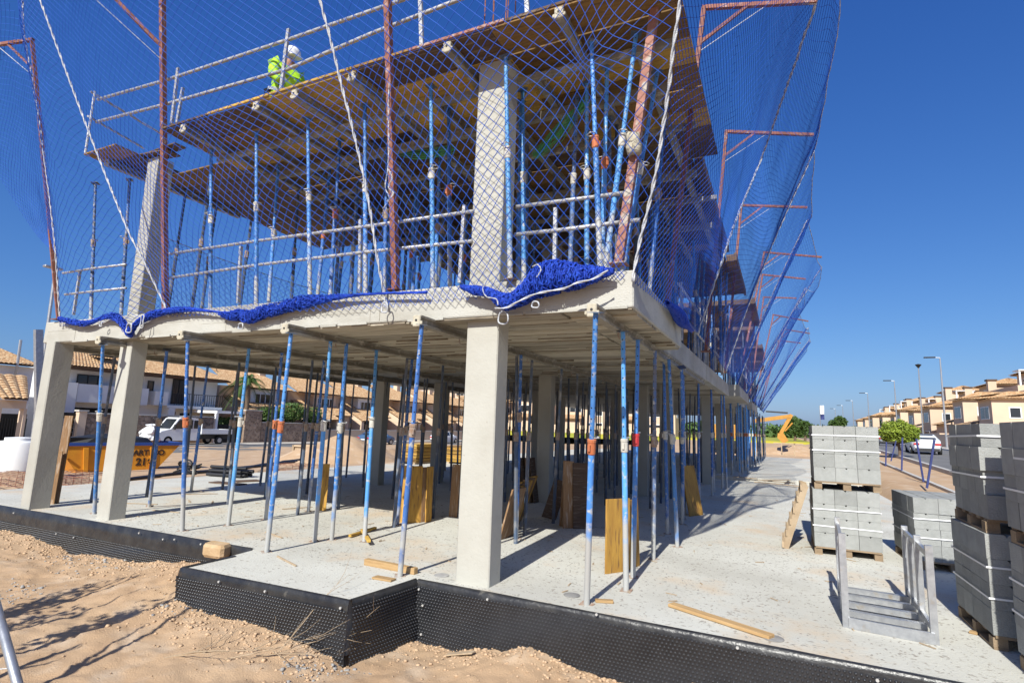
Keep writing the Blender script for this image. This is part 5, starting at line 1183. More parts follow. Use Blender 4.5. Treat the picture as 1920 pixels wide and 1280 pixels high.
# palm
q = onx((466, 715), -45); pmn = empty('palm_tree', (-45, q[1], GL), 0, 'drooping green palm tree in front of the beige roof', 'palm'); hz = q[2]-GL
MB().tube([(0, 0, 0), (.1, .05, hz*.5), (0, 0, hz)], [.26, .2, .22], 9).build('trunk', MT['bark'], pmn); rs = np.random.default_rng(5)
for k in range(30):
    a = rs.uniform(0, 6.28); el_ = rs.uniform(-.5, 1.1); L_ = rs.uniform(2.0, 2.9); pts = []; m = MB()
    for j in range(9):
        t = j/8; pts.append(Vector((math.cos(a)*math.cos(el_)*L_*t, math.sin(a)*math.cos(el_)*L_*t, hz+math.sin(el_)*L_*t-1.9*t*t)))
    m.tube(pts, [.03*(1-.8*j/8) for j in range(9)], 4)
    for j in range(1, 9):
        for w_ in range(4):
            c = pts[j-1].lerp(pts[j], w_/4); tdir = (pts[j]-pts[j-1]).normalized(); sdir = tdir.cross(Vector((0, 0, 1))).normalized()
            for s_ in (-1, 1):
                e_ = c+sdir*s_*.42*(1-.4*j/8)+tdir*.18-Vector((0, 0, .22)); m.add([c-tdir*.03, c+tdir*.03, e_], [(0, 1, 2)])
    m.build('frond', MT['leaf'], pmn)
# skip container
MT['skip'] = mat('skip_orange', (.62, .27, .02), (.55, .22, .02), 3, .55, c3=(.30, .16, .06), s3=7, t3=(.66, .78)); MT['skipblue'] = mat('skip_blue', (.02, .06, .25), rough=.5); MT['letter'] = mat('dark_lettering', (.035, .02, .012), rough=.7)
sk = empty('skip_container', (-21.6, 6.25, -.62), -.2, 'orange skip with blue rim and dark lettering standing on the sand', 'skip'); L_ = 4.35; h_ = 1.05; Wd = 1.75
m = MB(); o_ = .12
outer = [(.75, 0), (L_-.85, 0), (L_, h_), (0, h_)]; m.prism(outer, 'x', -Wd, -Wd+.05); m.prism(outer, 'x', -.05, 0)
m.add([(-Wd, .75, 0), (0, .75, 0), (0, 0, h_), (-Wd, 0, h_)], [(0, 1, 2, 3)]); m.add([(-Wd, L_-.85, 0), (0, L_-.85, 0), (0, L_, h_), (-Wd, L_, h_)], [(3, 2, 1, 0)]); m.box((-Wd, .75, -.03), (0, L_-.85, .02)); m.build('body', MT['skip'], sk)
m = MB(); m.box((-.05, -.1, h_-.06), (.05, L_+.1, h_+.06)); m.box((-Wd-.05, -.1, h_-.06), (-Wd+.05, L_+.1, h_+.06)); m.box((-Wd+.05, -.1, h_-.06), (-.05, 0, h_+.06)); m.box((-Wd+.05, L_, h_-.06), (-.05, L_+.1, h_+.06)); m.build('rim', MT['skipblue'], sk)
for y in (.95, 1.75, L_-1.1): MB().prism([(y, -.02), (y+.14, -.02), (y+.06, h_-.12), (y-.1, h_-.12)], 'x', .002, .07).build('rib', MT['skip'], sk)
MB().tube([(.0, .35, .55), (.12, .35, .55)], .05, 8).build('lifting_lug', MT['skip'], sk)
def text(s, size, loc, rot, mt, parent, name='lettering'):
    c = bpy.data.curves.new(name, 'FONT'); c.body = s; c.size = size; c.extrude = .004; c.offset = .012*size/.3; c.align_x = 'CENTER'; t = bpy.data.objects.new(name, c); COL.objects.link(t)
    dg = bpy.context.evaluated_depsgraph_get(); me = bpy.data.meshes.new_from_object(t.evaluated_get(dg)); bpy.data.objects.remove(t); me.materials.clear(); me.materials.append(mt)
    return mobj(name, me, parent, loc, rot)
RX = (rad(90), 0, rad(90))
text('ARTECO', .30, (.012, 3.15, .60), RX, MT['letter'], sk); text('2161', .40, (.012, 3.1, .20), RX, MT['letter'], sk); text('639', .30, (-.5, .40, .50), (rad(90+35), 0, 0), MT['letter'], sk)
m = MB(); rs = np.random.default_rng(3)
m.lathe([(.3, 0), (.8, .15), (.7, .35), (.2, .5)], 10, 0, (-.9, 2.0)); m.v = [(x+rs.normal(0, .05), (y-2)*1.9+2.0+rs.normal(0, .06), z+h_-.12) for x, y, z in m.v]; rh = tag(m.build('rubble_heap', MT['iron']), 'dark covered rubble heaped in the orange skip', 'rubble'); rh.location = sk.location; rh.rotation_euler.z = -.2
m = MB(); m.lathe([(.35, 0), (.5, .15), (.52, .3), (.46, .45), (.5, .6), (.42, .8), (.25, .95), (.32, 1.06), (.1, 1.1)], 20); m.v = [(x*(1+rs.normal(0, .06))+.05*math.sin(z*9), y*(1+rs.normal(0, .06))+.06*math.sin(z*7+1), z+rs.normal(0, .03)) for x, y, z in m.v]; bg_ = m.build('rubble_bag', MT['white_wall'], None, False); bg_.location = (-22.3, 10.1, .42); bg_.scale = (.75, .75, .72); tag(bg_, 'big white woven rubble bag standing on the skip rim', 'bag')
# white concrete foot with steel post, lamp
dr = empty('drum_footing', (-20.0, 4.4, -.55), 0, 'white round concrete footing with a grey steel post beside the left column', 'footing'); MB().lathe([(.62, 0), (.62, 1.1), (.56, 1.18), (.38, 1.2), (.38, 1.3), (.1, 1.32)], 32).build('drum', MT['white_wall'], dr, False); smoothby(dr.children[0], 40)
ptop = Vector(onx((72, 618), -19.9))-Vector((-20, 4.4, -.55)); MB().bar((.25, .45, 1.2), ptop+Vector((0, 0, 0)), .16, .22, up=(0, 1, 0)).build('post', MT['galv'], dr)
sl_ = empty('street_lamp', (-26, 9.2, -.6), 0, 'slim grey lamp post rising beside the leftmost column', 'street lamp'); q = Vector(onx((104, 505), -26))-Vector((-26, 9.2, -.6)); bq = Vector(onx((62, 820), -26))-Vector((-26, 9.2, -.6))
MB().tube([(bq.x, bq.y, 0), bq, q], [.09, .085, .06], 10).build('pole', MT['galv'], sl_); m = MB(); m.box((-.12, -.45, 0), (.12, .25, .10), c=.03); hd_ = m.build('lamp_head', MT['galv'], sl_); hd_.location = q
# truck
MT['truck'] = mat('truck_white', (.72, .73, .74), (.66, .67, .68), 2, .35); MT['rubber'] = mat('rubber', (.02, .02, .02), rough=.9); MT['chassis'] = mat('chassis', (.05, .05, .05), rough=.8)
ty0 = onx((297, 830), -40)[1]; tk = empty('pickup_truck', (-40.2, ty0, GL+.14), 0, 'white crew-cab dropside truck parked before the stone wall', 'truck')
cabp = [(0, .35), (.02, .85), (.25, 1.05), (1.0, 1.25), (1.55, 2.05), (1.75, 2.15), (3.3, 2.15), (3.35, 1.9), (3.35, .35)]
MB().prism(cabp, 'x', -1.7, 0).build('cab', MT['truck'], tk)
MB().prism([(1.12, 1.28), (1.6, 1.98), (1.9, 1.98), (1.9, 1.28)], 'x', 0.002, .02).build('window', MT['dark_glass'], tk); MB().prism([(2.0, 1.28), (2.0, 1.98), (2.75, 1.98), (2.75, 1.28)], 'x', .002, .02).build('window', MT['dark_glass'], tk); MB().prism([(2.85, 1.3), (2.85, 1.95), (3.2, 1.95), (3.2, 1.3)], 'x', .002, .02).build('window', MT['dark_glass'], tk)
MB().add([(-1.55, .985, 1.27), (-.15, .985, 1.27), (-.2, 1.51, 2.03), (-1.5, 1.51, 2.03)], [(0, 1, 2, 3)]).build('windscreen', MT['dark_glass'], tk)
part(tk, 'mirror', (.03, 1.15, 1.2), (.22, 1.25, 1.6), MT['black'], .02); part(tk, 'bumper', (-1.72, -.08, .3), (.02, .06, .62), MT['chassis'], .02)
part(tk, 'load_bed', (-1.85, 3.5, .78), (.1, 6.6, .86), MT['chassis']); part(tk, 'dropside', (.1, 3.5, .87), (.14, 6.6, 1.25), MT['truck']); part(tk, 'dropside', (-1.89, 3.5, .87), (-1.85, 6.6, 1.25), MT['truck']); part(tk, 'tailboard', (-1.85, 6.56, .87), (.1, 6.6, 1.25), MT['truck']); part(tk, 'headboard', (-1.85, 3.5, .87), (.1, 3.54, 1.7), MT['truck']); part(tk, 'chassis_rail', (-1.4, .4, .45), (-.3, 6.4, .77), MT['chassis'])
for y in (.85, 5.3):
    for x in (-.12, -1.6):
        w_ = MB().tube([(x-.1, y, .35), (x+.12, y, .35)], .35, 18).build('wheel', MT['rubber'], tk); MB().tube([(x+.121, y, .35), (x+.13, y, .35)], .19, 14).build('rim', MT['galv'], w_)
for x in (-.25, -1.45): part(tk, 'headlight', (x-.16, -.02, .72), (x+.16, .02, .95), MT['dark_glass'])
# lot clutter: sand heaps, timber frames, pipes, rebar mats, blue car
def heap(px, z, rx, ry, h, label):
    q = onz(px, z); n = 26; vs_ = []; fs_ = []
    for j in range(n+1):
        for i in range(n+1):
            u_, v_ = (i/n*2-1), (j/n*2-1); d = math.hypot(u_, v_); zz = max(0, 1-d)**.8*h; x, y = u_*rx, v_*ry
            zz += float(.5*h*fbm(np.array(x*1.3+q[0]), np.array(y*1.3+q[1]), 4, 6))*max(0, 1-d*.9); vs_.append((x, y, zz-.15))
    for j in range(n):
        for i in range(n): k = j*(n+1)+i; fs_.append((k, k+1, k+n+2, k+n+1))
    o = MB().add(vs_, fs_).build('sand_heap', MT['sand'], None, True); o.location = (q[0], q[1], z); return tag(o, label, 'sand heap', 'sand heaps on the plot')
heap((640, 862), -.5, 3.2, 4.0, 1.5, 'orange sand heap left of the stacked boards'); heap((690, 855), -.5, 2.5, 3.0, 1.2, 'smaller orange sand heap behind the dark inner column'); heap((20, 905), -.45, 1.6, 2.4, .5, 'low dark soil heap at the left edge')
fr = empty('timber_crate', tuple(onz((548, 862), -.5)), .3, 'broken weathered timber crate frame on the sand', 'crate')
for a, b in (((0, 0, 0), (0, 0, .8)), ((1.1, 0, 0), (1.1, 0, .8)), ((0, 0, .75), (1.1, 0, .75)), ((0, 0, .1), (1.1, 0, .1)), ((0, .9, 0), (0, .9, .8)), ((1.1, .9, 0), (1.1, .9, .8)), ((0, .9, .75), (1.1, .9, .75)), ((0, 0, .75), (0, .9, .75)), ((1.1, 0, .75), (1.1, .9, .75))): MB().bar(a, b, .09, .09).build('member', MT['oldwood'], fr)
part(fr, 'panel', (.05, .04, .12), (1.05, .06, .7), MT['oldwood'])
pp = empty('pipe_bundle', tuple(onz((400, 893), .0)), .2, 'tangled black plastic pipes at the rear left edge of the floor', 'pipes'); rs = np.random.default_rng(9)
for k in range(9): MB().tube([(-.2+rs.normal(0, .03), .14*k % .5, .06+.1*(k//4)), (.9+rs.normal(0, .05), .14*k % .5, .06+.1*(k//4))], .045, 8).build('pipe', MT['black'], pp)
for k in range(6): a = rs.uniform(0, 6.28); MB().tube([(-.9+.3*math.cos(t+a), .2*math.sin(t*.7+k), .15+.12*math.sin(t)+.03*k) for t in np.linspace(0, 6, 16)], .022, 6).build('hose', MT['black'], pp)
for k in range(3):
    P = [onz((px, py+k*3), -.3) for px, py in ((200, 905), (330, 888), (430, 880), (560, 862))]; m = MB(); m.tube([(p[0], p[1]+.2*math.sin(i*2+k), -.28+.04*k) for i, p in enumerate(curve(P, 18)[0])], .05, 6); tag(m.build('plastic_pipe', MT['black']), ['front', 'middle', 'rear'][k]+' long black plastic pipe lying across the left lot', 'pipe', 'plastic pipes on the lot')
for k, (px, py, w_, d_) in enumerate([(60, 905, 3.4, 1.2), (150, 900, 2.6, 1.4), (560, 880, 1.8, 1.4)]):
    q = onz((px, py), -.25); o = empty('rebar_mat', (q[0], q[1], -.28), .1, ['left', 'middle', 'right'][k]+' rusty rebar cage lying on the sand beside the floor', 'rebar', 'rebar cages'); m = MB()
    for lv in (0, .22):
        for i in range(int(w_/.3)): m.tube([(-w_/2+i*.3, -d_/2, lv), (-w_/2+i*.3, d_/2, lv)], .006, 4)
        for i in range(int(d_/.3)): m.tube([(-w_/2, -d_/2+i*.3, lv+.012), (w_/2, -d_/2+i*.3, lv+.012)], .006, 4)
    for i in range(int(w_/.3)): m.tube([(-w_/2+i*.3, -d_/2, 0), (-w_/2+i*.3, -d_/2, .22)], .006, 4); m.tube([(-w_/2+i*.3, d_/2, 0), (-w_/2+i*.3, d_/2, .22)], .006, 4)
    tag(m.build('bars', MT['rust'], o), kind='stuff')
# ------------------------------------------------------------------ cars
def car(loc, rz, paint, label, name='parked_car', sc=1.0):
    r = empty(name, loc, rz, label, 'car', 'parked cars'); r.scale = (sc, sc, sc)
    # side profile stations along y (0 = rear) ; half-width, sill, belt, roof half-width, roof height
    st = [(0, .74, .42, .80, .70, .84), (.12, .82, .30, .92, .74, .96), (.55, .88, .24, 1.0, .76, 1.04), (1.0, .90, .22, .97, .66, 1.30), (1.5, .90, .22, .95, .62, 1.43), (2.2, .90, .22, .94, .63, 1.45), (2.8, .90, .22, .93, .66, 1.32), (3.35, .90, .23, .92, .76, .99), (3.9, .88, .25, .86, .74, .90), (4.3, .82, .32, .76, .70, .79), (4.42, .74, .42, .66, .66, .69)]
    vs_ = []; 
    for y, w_, s, b, rw, rh in st: vs_ += [(-w_*.9, y, s), (-w_, y, (s+b)/2), (-w_*.97, y, b), (-rw, y, rh), (rw, y, rh), (w_*.97, y, b), (w_, y, (s+b)/2), (w_*.9, y, s)]
    fs_ = [(i*8+j, i*8+(j+1) % 8, i*8+8+(j+1) % 8, i*8+8+j) for i in range(len(st)-1) for j in range(8)]+[tuple(range(7, -1, -1)), tuple(range((len(st)-1)*8, len(st)*8))]
    b = MB().add(vs_, [f[::-1] for f in fs_]).build('body', paint, r); smoothby(b, 40)
    def lerp(i, j, t): return tuple(np.array(vs_[i])*(1-t)+np.array(vs_[j])*t)
    def quad(nm_, ids, push):
        c = [np.array(vs_[i]) for i in ids]; g = sum(c)/4; q = [tuple(g+(p-g)*.84+np.array(push)) for p in c]; return MB().add(q, [(0, 1, 2, 3)]).build(nm_, MT['dark_glass'], r)
    quad('rear_window', (2*8+3, 2*8+4, 4*8+4, 4*8+3), (0, -.03, .035)); quad('windscreen', (5*8+3, 5*8+4, 7*8+4, 7*8+3), (0, .03, .05))
    for a, c_ in ((3, 2), (4, 5)):
        s_ = -1 if a == 3 else 1
        quad('side_window', (3*8+c_, 3*8+a, 5*8+a, 5*8+c_), (s_*.02, 0, 0)); quad('side_window', (5*8+c_, 5*8+a, 6*8+a, 6*8+c_), (s_*.02, 0, 0))
    for s_ in (-1, 1):
        MB().box((s_*.62-.17, -.025, .66), (s_*.62+.17, .03, .80), c=.01).build('tail_light', MT['tail'], r); MB().box((s_*.6-.18, 4.36, .58), (s_*.6+.18, 4.45, .68), c=.01).build('headlight', MT['white_paint'], r)
        for y in (.85, 3.55):
            w_ = MB().tube([(s_*.72, y, .31), (s_*.915, y, .31)], .31, 18).build('wheel', MT['rubber'], r); MB().tube([(s_*.916, y, .31), (s_*.93, y, .31)], .2, 14).build('rim', MT['galv'], w_)
        MB().box((s_*.98-.06, 2.75, .92), (s_*.98+.06, 2.85, 1.05), c=.02).build('mirror', paint, r)
    MB().box((-.27, -.02, .52), (.27, .02, .63)).build('number_plate', MT['white_paint'], r); MB().box((-.7, -.03, .3), (.7, .08, .45), c=.02).build('bumper', MT['chassis'], r)
    return r
MT['tail'] = mat('tail_red', (.45, .03, .03), rough=.3)
pw = mat('car_white', (.70, .72, .74), rough=.25, spec=.6); psl = mat('car_grey', (.20, .21, .23), rough=.3, spec=.6); pb = mat('car_blue', (.06, .12, .22), rough=.3, spec=.6)
# ------------------------------------------------------------------ right street
def strip(name, x0, x1, ys, dz, mt, label, th=.3):
    vs_ = []; fs_ = []
    for y in ys:
        z = float(zr(y))+dz; vs_ += [(x0, y, z), (x1, y, z), (x1, y, z-th), (x0, y, z-th)]
    for i in range(len(ys)-1): fs_ += [(i*4+j, i*4+(j+1) % 4, i*4+4+(j+1) % 4, i*4+4+j) for j in range(4)]
    fs_ = [f[::-1] for f in fs_]+[(0, 1, 2, 3)]
    return tag(MB().add(vs_, fs_).build(name, mt), label, kind='structure')
ys = [-60, -20, 0, 6]+list(range(12, 80, 6))+[120, 200, 420]
strip('road', 9.6, 15.2, ys, .05, MT['tarmac'], 'asphalt road running away at the right'); strip('kerb', 9.4, 9.6, ys, .15, MT['kerb'], 'kerb on the near side of the road'); strip('kerb', 15.2, 15.4, ys, .15, MT['kerb'], 'kerb on the far side of the road')
strip('pavement', 15.4, 17.6, ys, .14, MT['pave'], 'pavement before the right houses'); strip('kerb', 7.6, 7.75, ys, .06, MT['kerb'], 'edging strip of the planted verge')
pcar = Vector((12.0, 43.5, float(zr(43.5))+.05)); car(pcar, rad(-3), pw, 'white parked saloon seen from behind beyond the tree'); car((12.3, 62, float(zr(62))+.05), rad(-2), psl, 'dark parked car just left of the round tree')
car((-36.6, 41, GL+.04), rad(0), pb, 'blue car parked on the left street behind the board stacks'); car((-36.9, 55, GL+.04), 0, pw, 'white car parked on the left street behind the front column')
# round street tree with stakes
tc_ = ony((1684, 812), 38); tb = (tc_[0], 38, float(zr(38))-.03); CH = tc_[2]-tb[2]; tr_ = empty('street_tree', tuple(tb), 0, 'small round-crowned lime green street tree tied to blue stakes', 'tree')
MB().tube([(0, 0, -.1), (.03, 0, CH*.3), (-.02, .05, CH*.6), (0, 0, CH*.85)], [.10, .085, .08, .05], 8).build('trunk', MT['bark'], tr_)
for k in range(7): a = k*.9; MB().tube([(0, 0, CH*.55+.04*k), (.35*math.cos(a), .35*math.sin(a), CH*.85), (.75*math.cos(a), .75*math.sin(a), CH)], [.04, .03, .012], 5).build('limb', MT['bark'], tr_)
def crown(rs):
    d = rs.standard_normal(3); d /= np.linalg.norm(d); q = (.35+.65*rs.random())**.5; c = np.array([0, 0, CH]); v = d*np.array([1.10, 1.10, .82])*q*(1+.06*math.sin(d[0]*9)+.05*math.sin(d[2]*8+d[1]*6)); 
    if v[2] < -.45: v[2] = -.45+(v[2]+.45)*.3
    return c+v
foliage('crown', crown, 5200, .085, MT['leaf2'], tr_, 4)
MT['stake'] = mat('blue_stake', (.02, .03, .12), (.03, .045, .16), 4, .7)
for i, (a, b) in enumerate([((1660, 872), (1662, 828)), ((1690, 880), (1692, 820)), ((1731, 893), (1718, 822)), ((1737, 903), (1752, 824)), ((1668, 866), (1680, 826))]):
    z = float(zr(30)); p = onz(a, z); q = Vector(ony(b, p[1])); o = MB().bar(Vector((0, 0, -.2)), q-Vector(p), .06, .06).build('tree_stake', MT['stake']); o.location = p
    tag(o, ['leftmost', 'second', 'third', 'fourth', 'inner'][i]+' dark blue tree stake on the verge by the road', 'stake', 'tree stakes')
# lamps
LM = [((1738, 671), 8.5), ((1660, 714), 8.5), ((1614, 737), 8.5), ((1588, 751), 8.5), ((1571, 760), 8.5), ((1558, 766), 8.5)]
for i, (p, h) in enumerate(LM):
    q = onz(p, h+.9); x, y = 16.2, q[1]; q = ony(p, y); g0 = float(zr(y)); lm = empty('street_lamp', (q[0]+1.0, y, g0), 0, ['nearest', 'second', 'third', 'fourth', 'fifth', 'farthest'][i]+' tall street lamp along the right road', 'street lamp', 'street lamps along the right road'); H = q[2]-g0
    MB().tube([(0, 0, 0), (0, 0, H*.6), (0, 0, H)], [.10, .08, .055], 10).build('pole', MT['galv'], lm); MB().tube([(0, 0, H), (-.5, 0, H+.04)], .035, 8).build('arm', MT['galv'], lm); MB().box((-1.25, -.17, H), (-.35, .17, H+.10), c=.03).build('lamp_head', MT['iron'], lm)
q = ony((1722, 690), 74); lm = empty('street_lamp', (q[0], 74, float(zr(74))), 0, 'shorter lamp with a flared head before the beige houses', 'street lamp'); H = q[2]-float(zr(74)); MB().tube([(0, 0, 0), (0, 0, H)], [.09, .06], 8).build('pole', MT['galv'], lm); MB().lathe([(.05, H), (.3, H+.35), (.32, H+.42), (.05, H+.5)], 12).build('lamp_head', MT['iron'], lm)
# beige terraces on the right
def rhouse(y, label, L=9.6, v=0, X0=None):
    hv = random.Random(int(y*7)); zb = float(zr(y)); r = empty('terraced_house', (X0 if X0 is not None else 24.5, y, zb), 0, label, 'house', 'beige terraced houses on the right road')
    B = MT['beige_wall']
    part(r, 'wall', (0, 0, 0), (10, L-.03, 5.6), B); part(r, 'parapet', (-.06, -.02, 5.6), (.14, L, 6.5), B); part(r, 'parapet', (.14, -.02, 5.6), (10, .16, 6.5), B)
    part(r, 'front_wall', (-4.6, L*.08, 0), (-.001, L*.5, 5.1), B); part(r, 'side_wing', (-2.6, L*.51, 2.6), (-.003, L*.97, 5.0), B)
    tiled(r, (-5.1, L*.04, 5.1), (-5.1, L*.54, 5.1), (-.2, L*.5, 5.9), (-.2, L*.1, 5.9)); tiled(r, (-5.1, L*.04, 5.1), (.0, L*.04, 5.1), (.0, L*.2, 5.9), (-3.0, L*.2, 5.9))
    tw = part(r, 'roof_tower', (2.2, L*.25, 5.61), (6.5, L*.8, 8.2), B); tiled(r, (1.6, L*.2, 8.15), (1.6, L*.85, 8.15), (4.3, L*.6, 9.1), (4.3, L*.45, 9.1)); tiled(r, (6.9, L*.85, 8.15), (1.6, L*.85, 8.15), (4.3, L*.6, 9.1), (4.35, L*.6, 9.1)); tiled(r, (1.6, L*.2, 8.15), (6.9, L*.2, 8.15), (4.35, L*.45, 9.1), (4.3, L*.45, 9.1))
    r.scale = (1, 1, hv.uniform(.93, 1.06)); r.location.x += hv.uniform(-.8, .8)
    part(r, 'chimney', (1.2, L*.02, 5.6), (2.0, L*.1, 8.4), B); part(r, 'chimney_cap', (1.1, L*.01, 8.401), (2.1, L*.11, 8.6), MT['brown'])
    part(r, 'garden_wall', (-7.0, 0, 0), (-6.8, L-.03, 1.5), B); part(r, 'garden_wall', (-6.799, 0, 0), (-4.7, .2, 1.5), B); part(r, 'porch', (-5.4, L*.55, 0), (-2.7, L*.95, 2.55), B); tiled(r, (-6.0, L*.52, 2.5), (-6.0, L*.98, 2.5), (-2.8, L*.98, 3.4), (-2.8, L*.52, 3.4)); part(r, 'terrace_wall', (-3.6, L*.52, 2.6), (-3.45, L*.98, 3.7), B); part(r, 'terrace_wall', (-3.449, L*.52, 2.6), (-2.6, L*.54, 3.7), B)
    # windows face the road (-x) and the near gable (-y)
    def win(x, y0_, z0, y1_, z1):
        f = MB(); f.box((x-.05, y0_, z0), (x, y1_, z1)); w_ = f.build('window', MT['white_paint'], r)
        n = 2
        for k in range(n): a = y0_+(y1_-y0_)*k/n+.07; b_ = y0_+(y1_-y0_)*(k+1)/n-.07; MB().box((x-.058, a, z0+.09), (x-.03, b_, z1-.09)).build('pane', MT['dark_glass'], w_)
    win(-4.6, L*.16, 3.1, L*.42, 4.4); win(-4.6, L*.16, .8, L*.42, 2.0); win(-2.6, L*.62, 3.2, L*.85, 4.8); win(2.2, L*.4, 6.2, L*.6, 7.6)
    def winy(yv, x0, z0, x1, z1):
        w_ = MB().box((x0, yv-.05, z0), (x1, yv, z1)).build('window', MT['white_paint'], r); MB().box((x0+.09, yv-.058, z0+.09), (x1-.09, yv-.03, z1-.09)).build('pane', MT['dark_glass'], w_)
    winy(L*.08, -3.4, 3.2, -2.5, 4.3); winy(L*.08, -1.4, 3.2, -.7, 4.3); winy(0, 1.5, 3.2, 2.8, 4.6); winy(L*.25, 3.4, 6.3, 4.4, 7.5)
    if v: 
        p = MB()
        for xx in (.3, 2.1): p.box((xx-.07, -.9+1.2, 6.5), (xx+.07, -.76+1.2, 8.0))
        p.box((.2, .2, 8.0), (2.3, 2.0, 8.1)); p.build('pergola', MT['white_paint'], r)
    return r
nmh = ['nearest', 'second', 'third', 'fourth', 'fifth', 'sixth', 'seventh', 'eighth', 'ninth', 'tenth', 'eleventh', 'farthest']
for i in range(12): rhouse(60+i*9.7, nmh[i]+' beige terraced house of the row along the right road', v=i % 2)
for i in range(6):      # rear row seen through the props
    h = rhouse(0, ['first', 'second', 'third', 'fourth', 'fifth', 'sixth'][i]+' beige house beyond the building, seen in slits between the props', v=0); h.location = (-62+i*9.7, 92, .6); h.rotation_euler.z = rad(90)
    h['group'] = 'beige houses seen between the props'
# far end: field, bank, bushes, trees, barrier, excavator, flag
MT['field'] = mat('yellow_field', (.40, .36, .04), (.22, .26, .04), .25, .95, lo=.4, hi=.6)
tag(MB().prism([(-60, 78), (9.2, 78), (9.2, 190), (-60, 190)], 'z', .2, .85).build('field', MT['field']), 'yellow flowering field beyond the plot', kind='structure')
def tree(x, y, zb, h, r_, label, n, mt, seed, grp='trees beyond the plot', size=.3):
    t = empty('tree', (x, y, zb), 0, label, 'tree', grp); MB().tube([(0, 0, 0), (.1, 0, h*.4), (0, .1, h*.75)], [.22, .16, .06], 7).build('trunk', MT['bark'], t)
    rs = np.random.default_rng(seed); C = [(rs.normal(0, r_*.4), rs.normal(0, r_*.4), h*rs.uniform(.45, .85)) for _ in range(7)]
    for c in C: MB().tube([(0, 0, h*.3), (c[0]*.5, c[1]*.5, h*.5), c], [.09, .06, .02], 5).build('limb', MT['bark'], t)
    def f(rs): c = C[rs.integers(0, 7)]; d = rs.standard_normal(3); d /= np.linalg.norm(d); return np.array(c)+d*r_*.55*rs.random()**.45
    foliage('crown', f, n, size, mt, t, seed)
for i, (px, py, Y_, r_) in enumerate([(1489, 805, 92, 1.6), (1508, 812, 99, .9), (1568, 800, 150, 2.0)]):
    q = ony((px, py-12), Y_); tree(q[0], Y_, .6, max(2.0, q[2]+.4), r_, ['dark green tree behind the excavator arm', 'low green bush right of the excavator arm', 'distant dark tree above the top of the double block stack', 'first distant tree behind the props', 'second distant tree behind the props', 'third distant tree behind the props', 'fourth distant tree behind the props', 'fifth distant tree behind the front column'][i], 2200, MT['leaf'], 30+i)
dwd = foliage('distant_wood', lambda rs: np.array([rs.uniform(-190, 90), 215+rs.uniform(-4, 4), .5+rs.random()**1.3*(3.2+1.8*math.sin(rs.uniform(-190, 90)*0+rs.integers(0, 40)))]), 26000, .9, MT['leaf'], None, 91); dwd['label'] = 'far dark band of trees along the horizon'
bk = heap((1490, 850), .0, 7.0, 3.0, .9, 'cut sandy bank at the end of the second floor')
ba = empty('barrier_frame', tuple(onz((1466, 853), .06)), 0, 'small timber barrier frame at the far end of the floor', 'barrier')
for a, b in (((0, 0, 0), (0, 0, .95)), ((.95, 0, 0), (.95, 0, .95)), ((0, 0, .05), (.95, 0, .05)), ((-.6, 0, .98), (1.6, 0, .98))): MB().bar(a, b, .08, .06).build('member', MT['oldwood'], ba)
MT['exc'] = mat('excavator_orange', (.50, .25, .04), (.40, .19, .03), 2, .5)
YE = 52.0; ex = empty('excavator', (0.6, YE, .3), 0, 'orange excavator with its arm folded down beyond the far props', 'excavator'); eo = Vector(ex.location)
E3 = lambda px, py: Vector(ony((px, py), YE))-eo
p0, p1, p2, p3 = E3(1436, 778), E3(1482, 780), E3(1464, 812), E3(1466, 824)
MB().bar(p0+Vector((-1.2, 0, -.6)), p1, .34, .5, up=(0, 1, 0)).build('boom', MT['exc'], ex); MB().bar(p1+Vector((.1, 0, .15)), p2, .3, .42, up=(0, 1, 0)).build('stick', MT['exc'], ex); MB().tube([p0+Vector((0, 0, .35)), p1+Vector((-.2, 0, .3))], .07, 8).build('cylinder', MT['chassis'], ex); MB().tube([p1+Vector((.15, -.1, -.6)), p2+Vector((.35, -.1, .2))], .07, 8).build('cylinder', MT['exc'], ex)
MB().prism([(p2.x-.25, p2.z), (p2.x+.2, p2.z+.05), (p3.x+.55, p3.z-.05), (p3.x+.1, p3.z-.35), (p2.x-.3, p2.z-.4)], 'y', p2.y-.4, p2.y+.4).build('bucket', MT['exc'], ex)
part(ex, 'house', (-4.2, -1.2, .9), (-1.0, 1.2, 2.2), MT['exc'], .05); part(ex, 'cab', (-2.2, -1.1, 2.2), (-.9, .1, 3.3), MT['dark_glass'], .05); part(ex, 'track', (-4.3, -1.4, -.2), (-.9, -.8, .7), MT['rubber'], .2); part(ex, 'track', (-4.3, .8, -.2), (-.9, 1.4, .7), MT['rubber'], .2)
q = ony((1538, 785), 100); fg = empty('flag', (q[0], 100, .6), 0, 'blue and white banner flag on a pole far down the road', 'flag'); H = ony((1538, 760), 100)[2]-.6; MB().tube([(0, 0, 0), (0, 0, H)], .05, 6).build('pole', MT['galv'], fg)
m = MB(); nx_ = 8
vs_ = [(.05+.28*i/2*2, .12*math.sin(j*1.1+i), H-2.3*j/8) for j in range(9) for i in range(3)]; vs_ += [(x, y+.012, z) for x, y, z in vs_]
m.add(vs_, [(j*3+i, j*3+i+1, j*3+i+4, j*3+i+3) for j in range(8) for i in range(2)], 0); m.add([], [(27+j*3+i+3-54+27*0, 27+j*3+i+4-54+27*0, 27+j*3+i+1-54+27*0, 27+j*3+i-54+27*0) for j in range(0) for i in range(0)]); m.m = [0 if k < 10 else 1 for k in range(len(m.f))]
m.build('banner', [MT['white_paint'], MT['stake']], fg)
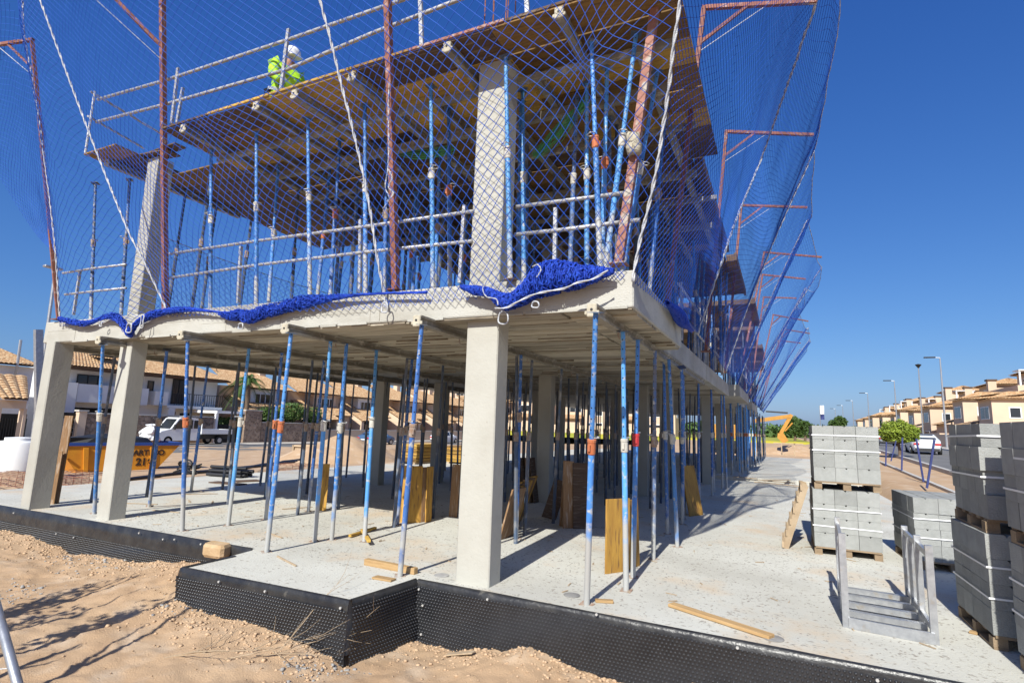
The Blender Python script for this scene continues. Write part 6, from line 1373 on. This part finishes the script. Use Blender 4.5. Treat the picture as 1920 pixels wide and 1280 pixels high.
# ------------------------------------------------------------------ site fence at the lower left and the bare tree whose shadow falls on the sand (both mostly out of frame)
fo = Vector(CAM+ray((38, 1300))*2.6); ft = Vector(CAM+ray((-2, 1155))*2.75); d = (ft-fo).normalized()
fn = empty('site_fence', (fo.x, fo.y, -.5), 0, 'leaning galvanised site fence whose tube shows at the lower left corner', 'fence'); fo0 = Vector(fn.location)
bot = fo-d*((fo.z+.48)/d.z); topp = bot+d*2.0
MB().tube([bot-fo0, topp-fo0], .021, 10).build('tube', MT['galv'], fn, True)
sdv = Vector((-.75, -.66, 0)).normalized(); 
MB().tube([bot-fo0+sdv*3.4, topp-fo0+sdv*3.4], .021, 10).build('tube', MT['galv'], fn, True)
for t in (.02, 1.0): MB().tube([bot.lerp(topp, t)-fo0, bot.lerp(topp, t)-fo0+sdv*3.4], .019, 8).build('tube', MT['galv'], fn, True)
A = []; B = []
for k in range(34): A.append(bot-fo0+sdv*.1*k); B.append(topp-fo0+sdv*.1*k)
for k in range(8): A.append(bot.lerp(topp, .1+.11*k)-fo0); B.append(bot.lerp(topp, .1+.11*k)-fo0+sdv*3.4)
tag(strands('wire_grid', A, B, .0024, MT['galv'], fn, 4), kind='stuff')
bt = empty('dry_shrub', (-3.2, -4.4, -.5), 0, 'tall thin shrub just left of the picture whose stems shade the sand', 'shrub'); rs = np.random.default_rng(77); m = MB()
def limb(p, dv, L, r_, dep):
    pts = [Vector(p)]; dv = Vector(dv).normalized()
    for i in range(7): dv = (dv+Vector(rs.normal(0, .07, 3))).normalized(); pts.append(pts[-1]+dv*L/7)
    m.tube(pts, [r_*(1-.7*i/7) for i in range(8)], 5)
    if dep:
        for k in range(2): limb(pts[rs.integers(3, 7)], dv+Vector(rs.normal(0, .22, 3)), L*.32, r_*.45, dep-1)
for (x, y, dx, dz, L) in ((.85, 0, -.02, 1, 2.5), (-.15, .2, .0, 1, 2.9), (-1.5, .1, .03, 1, 2.8), (.3, .1, -.05, 1, 1.75), (-.9, 0, .05, 1, 2.3)): limb((x, y, 0), (dx, .0, dz), L, .05, 1)
m.build('stems', MT['bark'], bt)
def tuft(rs):
    c = [(-.2, .2, 1.75), (-.25, .2, 2.1), (-1.45, .1, 1.9), (-1.5, .15, 2.25), (-.95, .0, 1.8)][rs.integers(0, 5)]; return np.array(c)+rs.normal(0, 1, 3)*np.array([.09, .09, .2])
foliage('leaves', tuft, 900, .05, MT['leaf'], bt, 6)
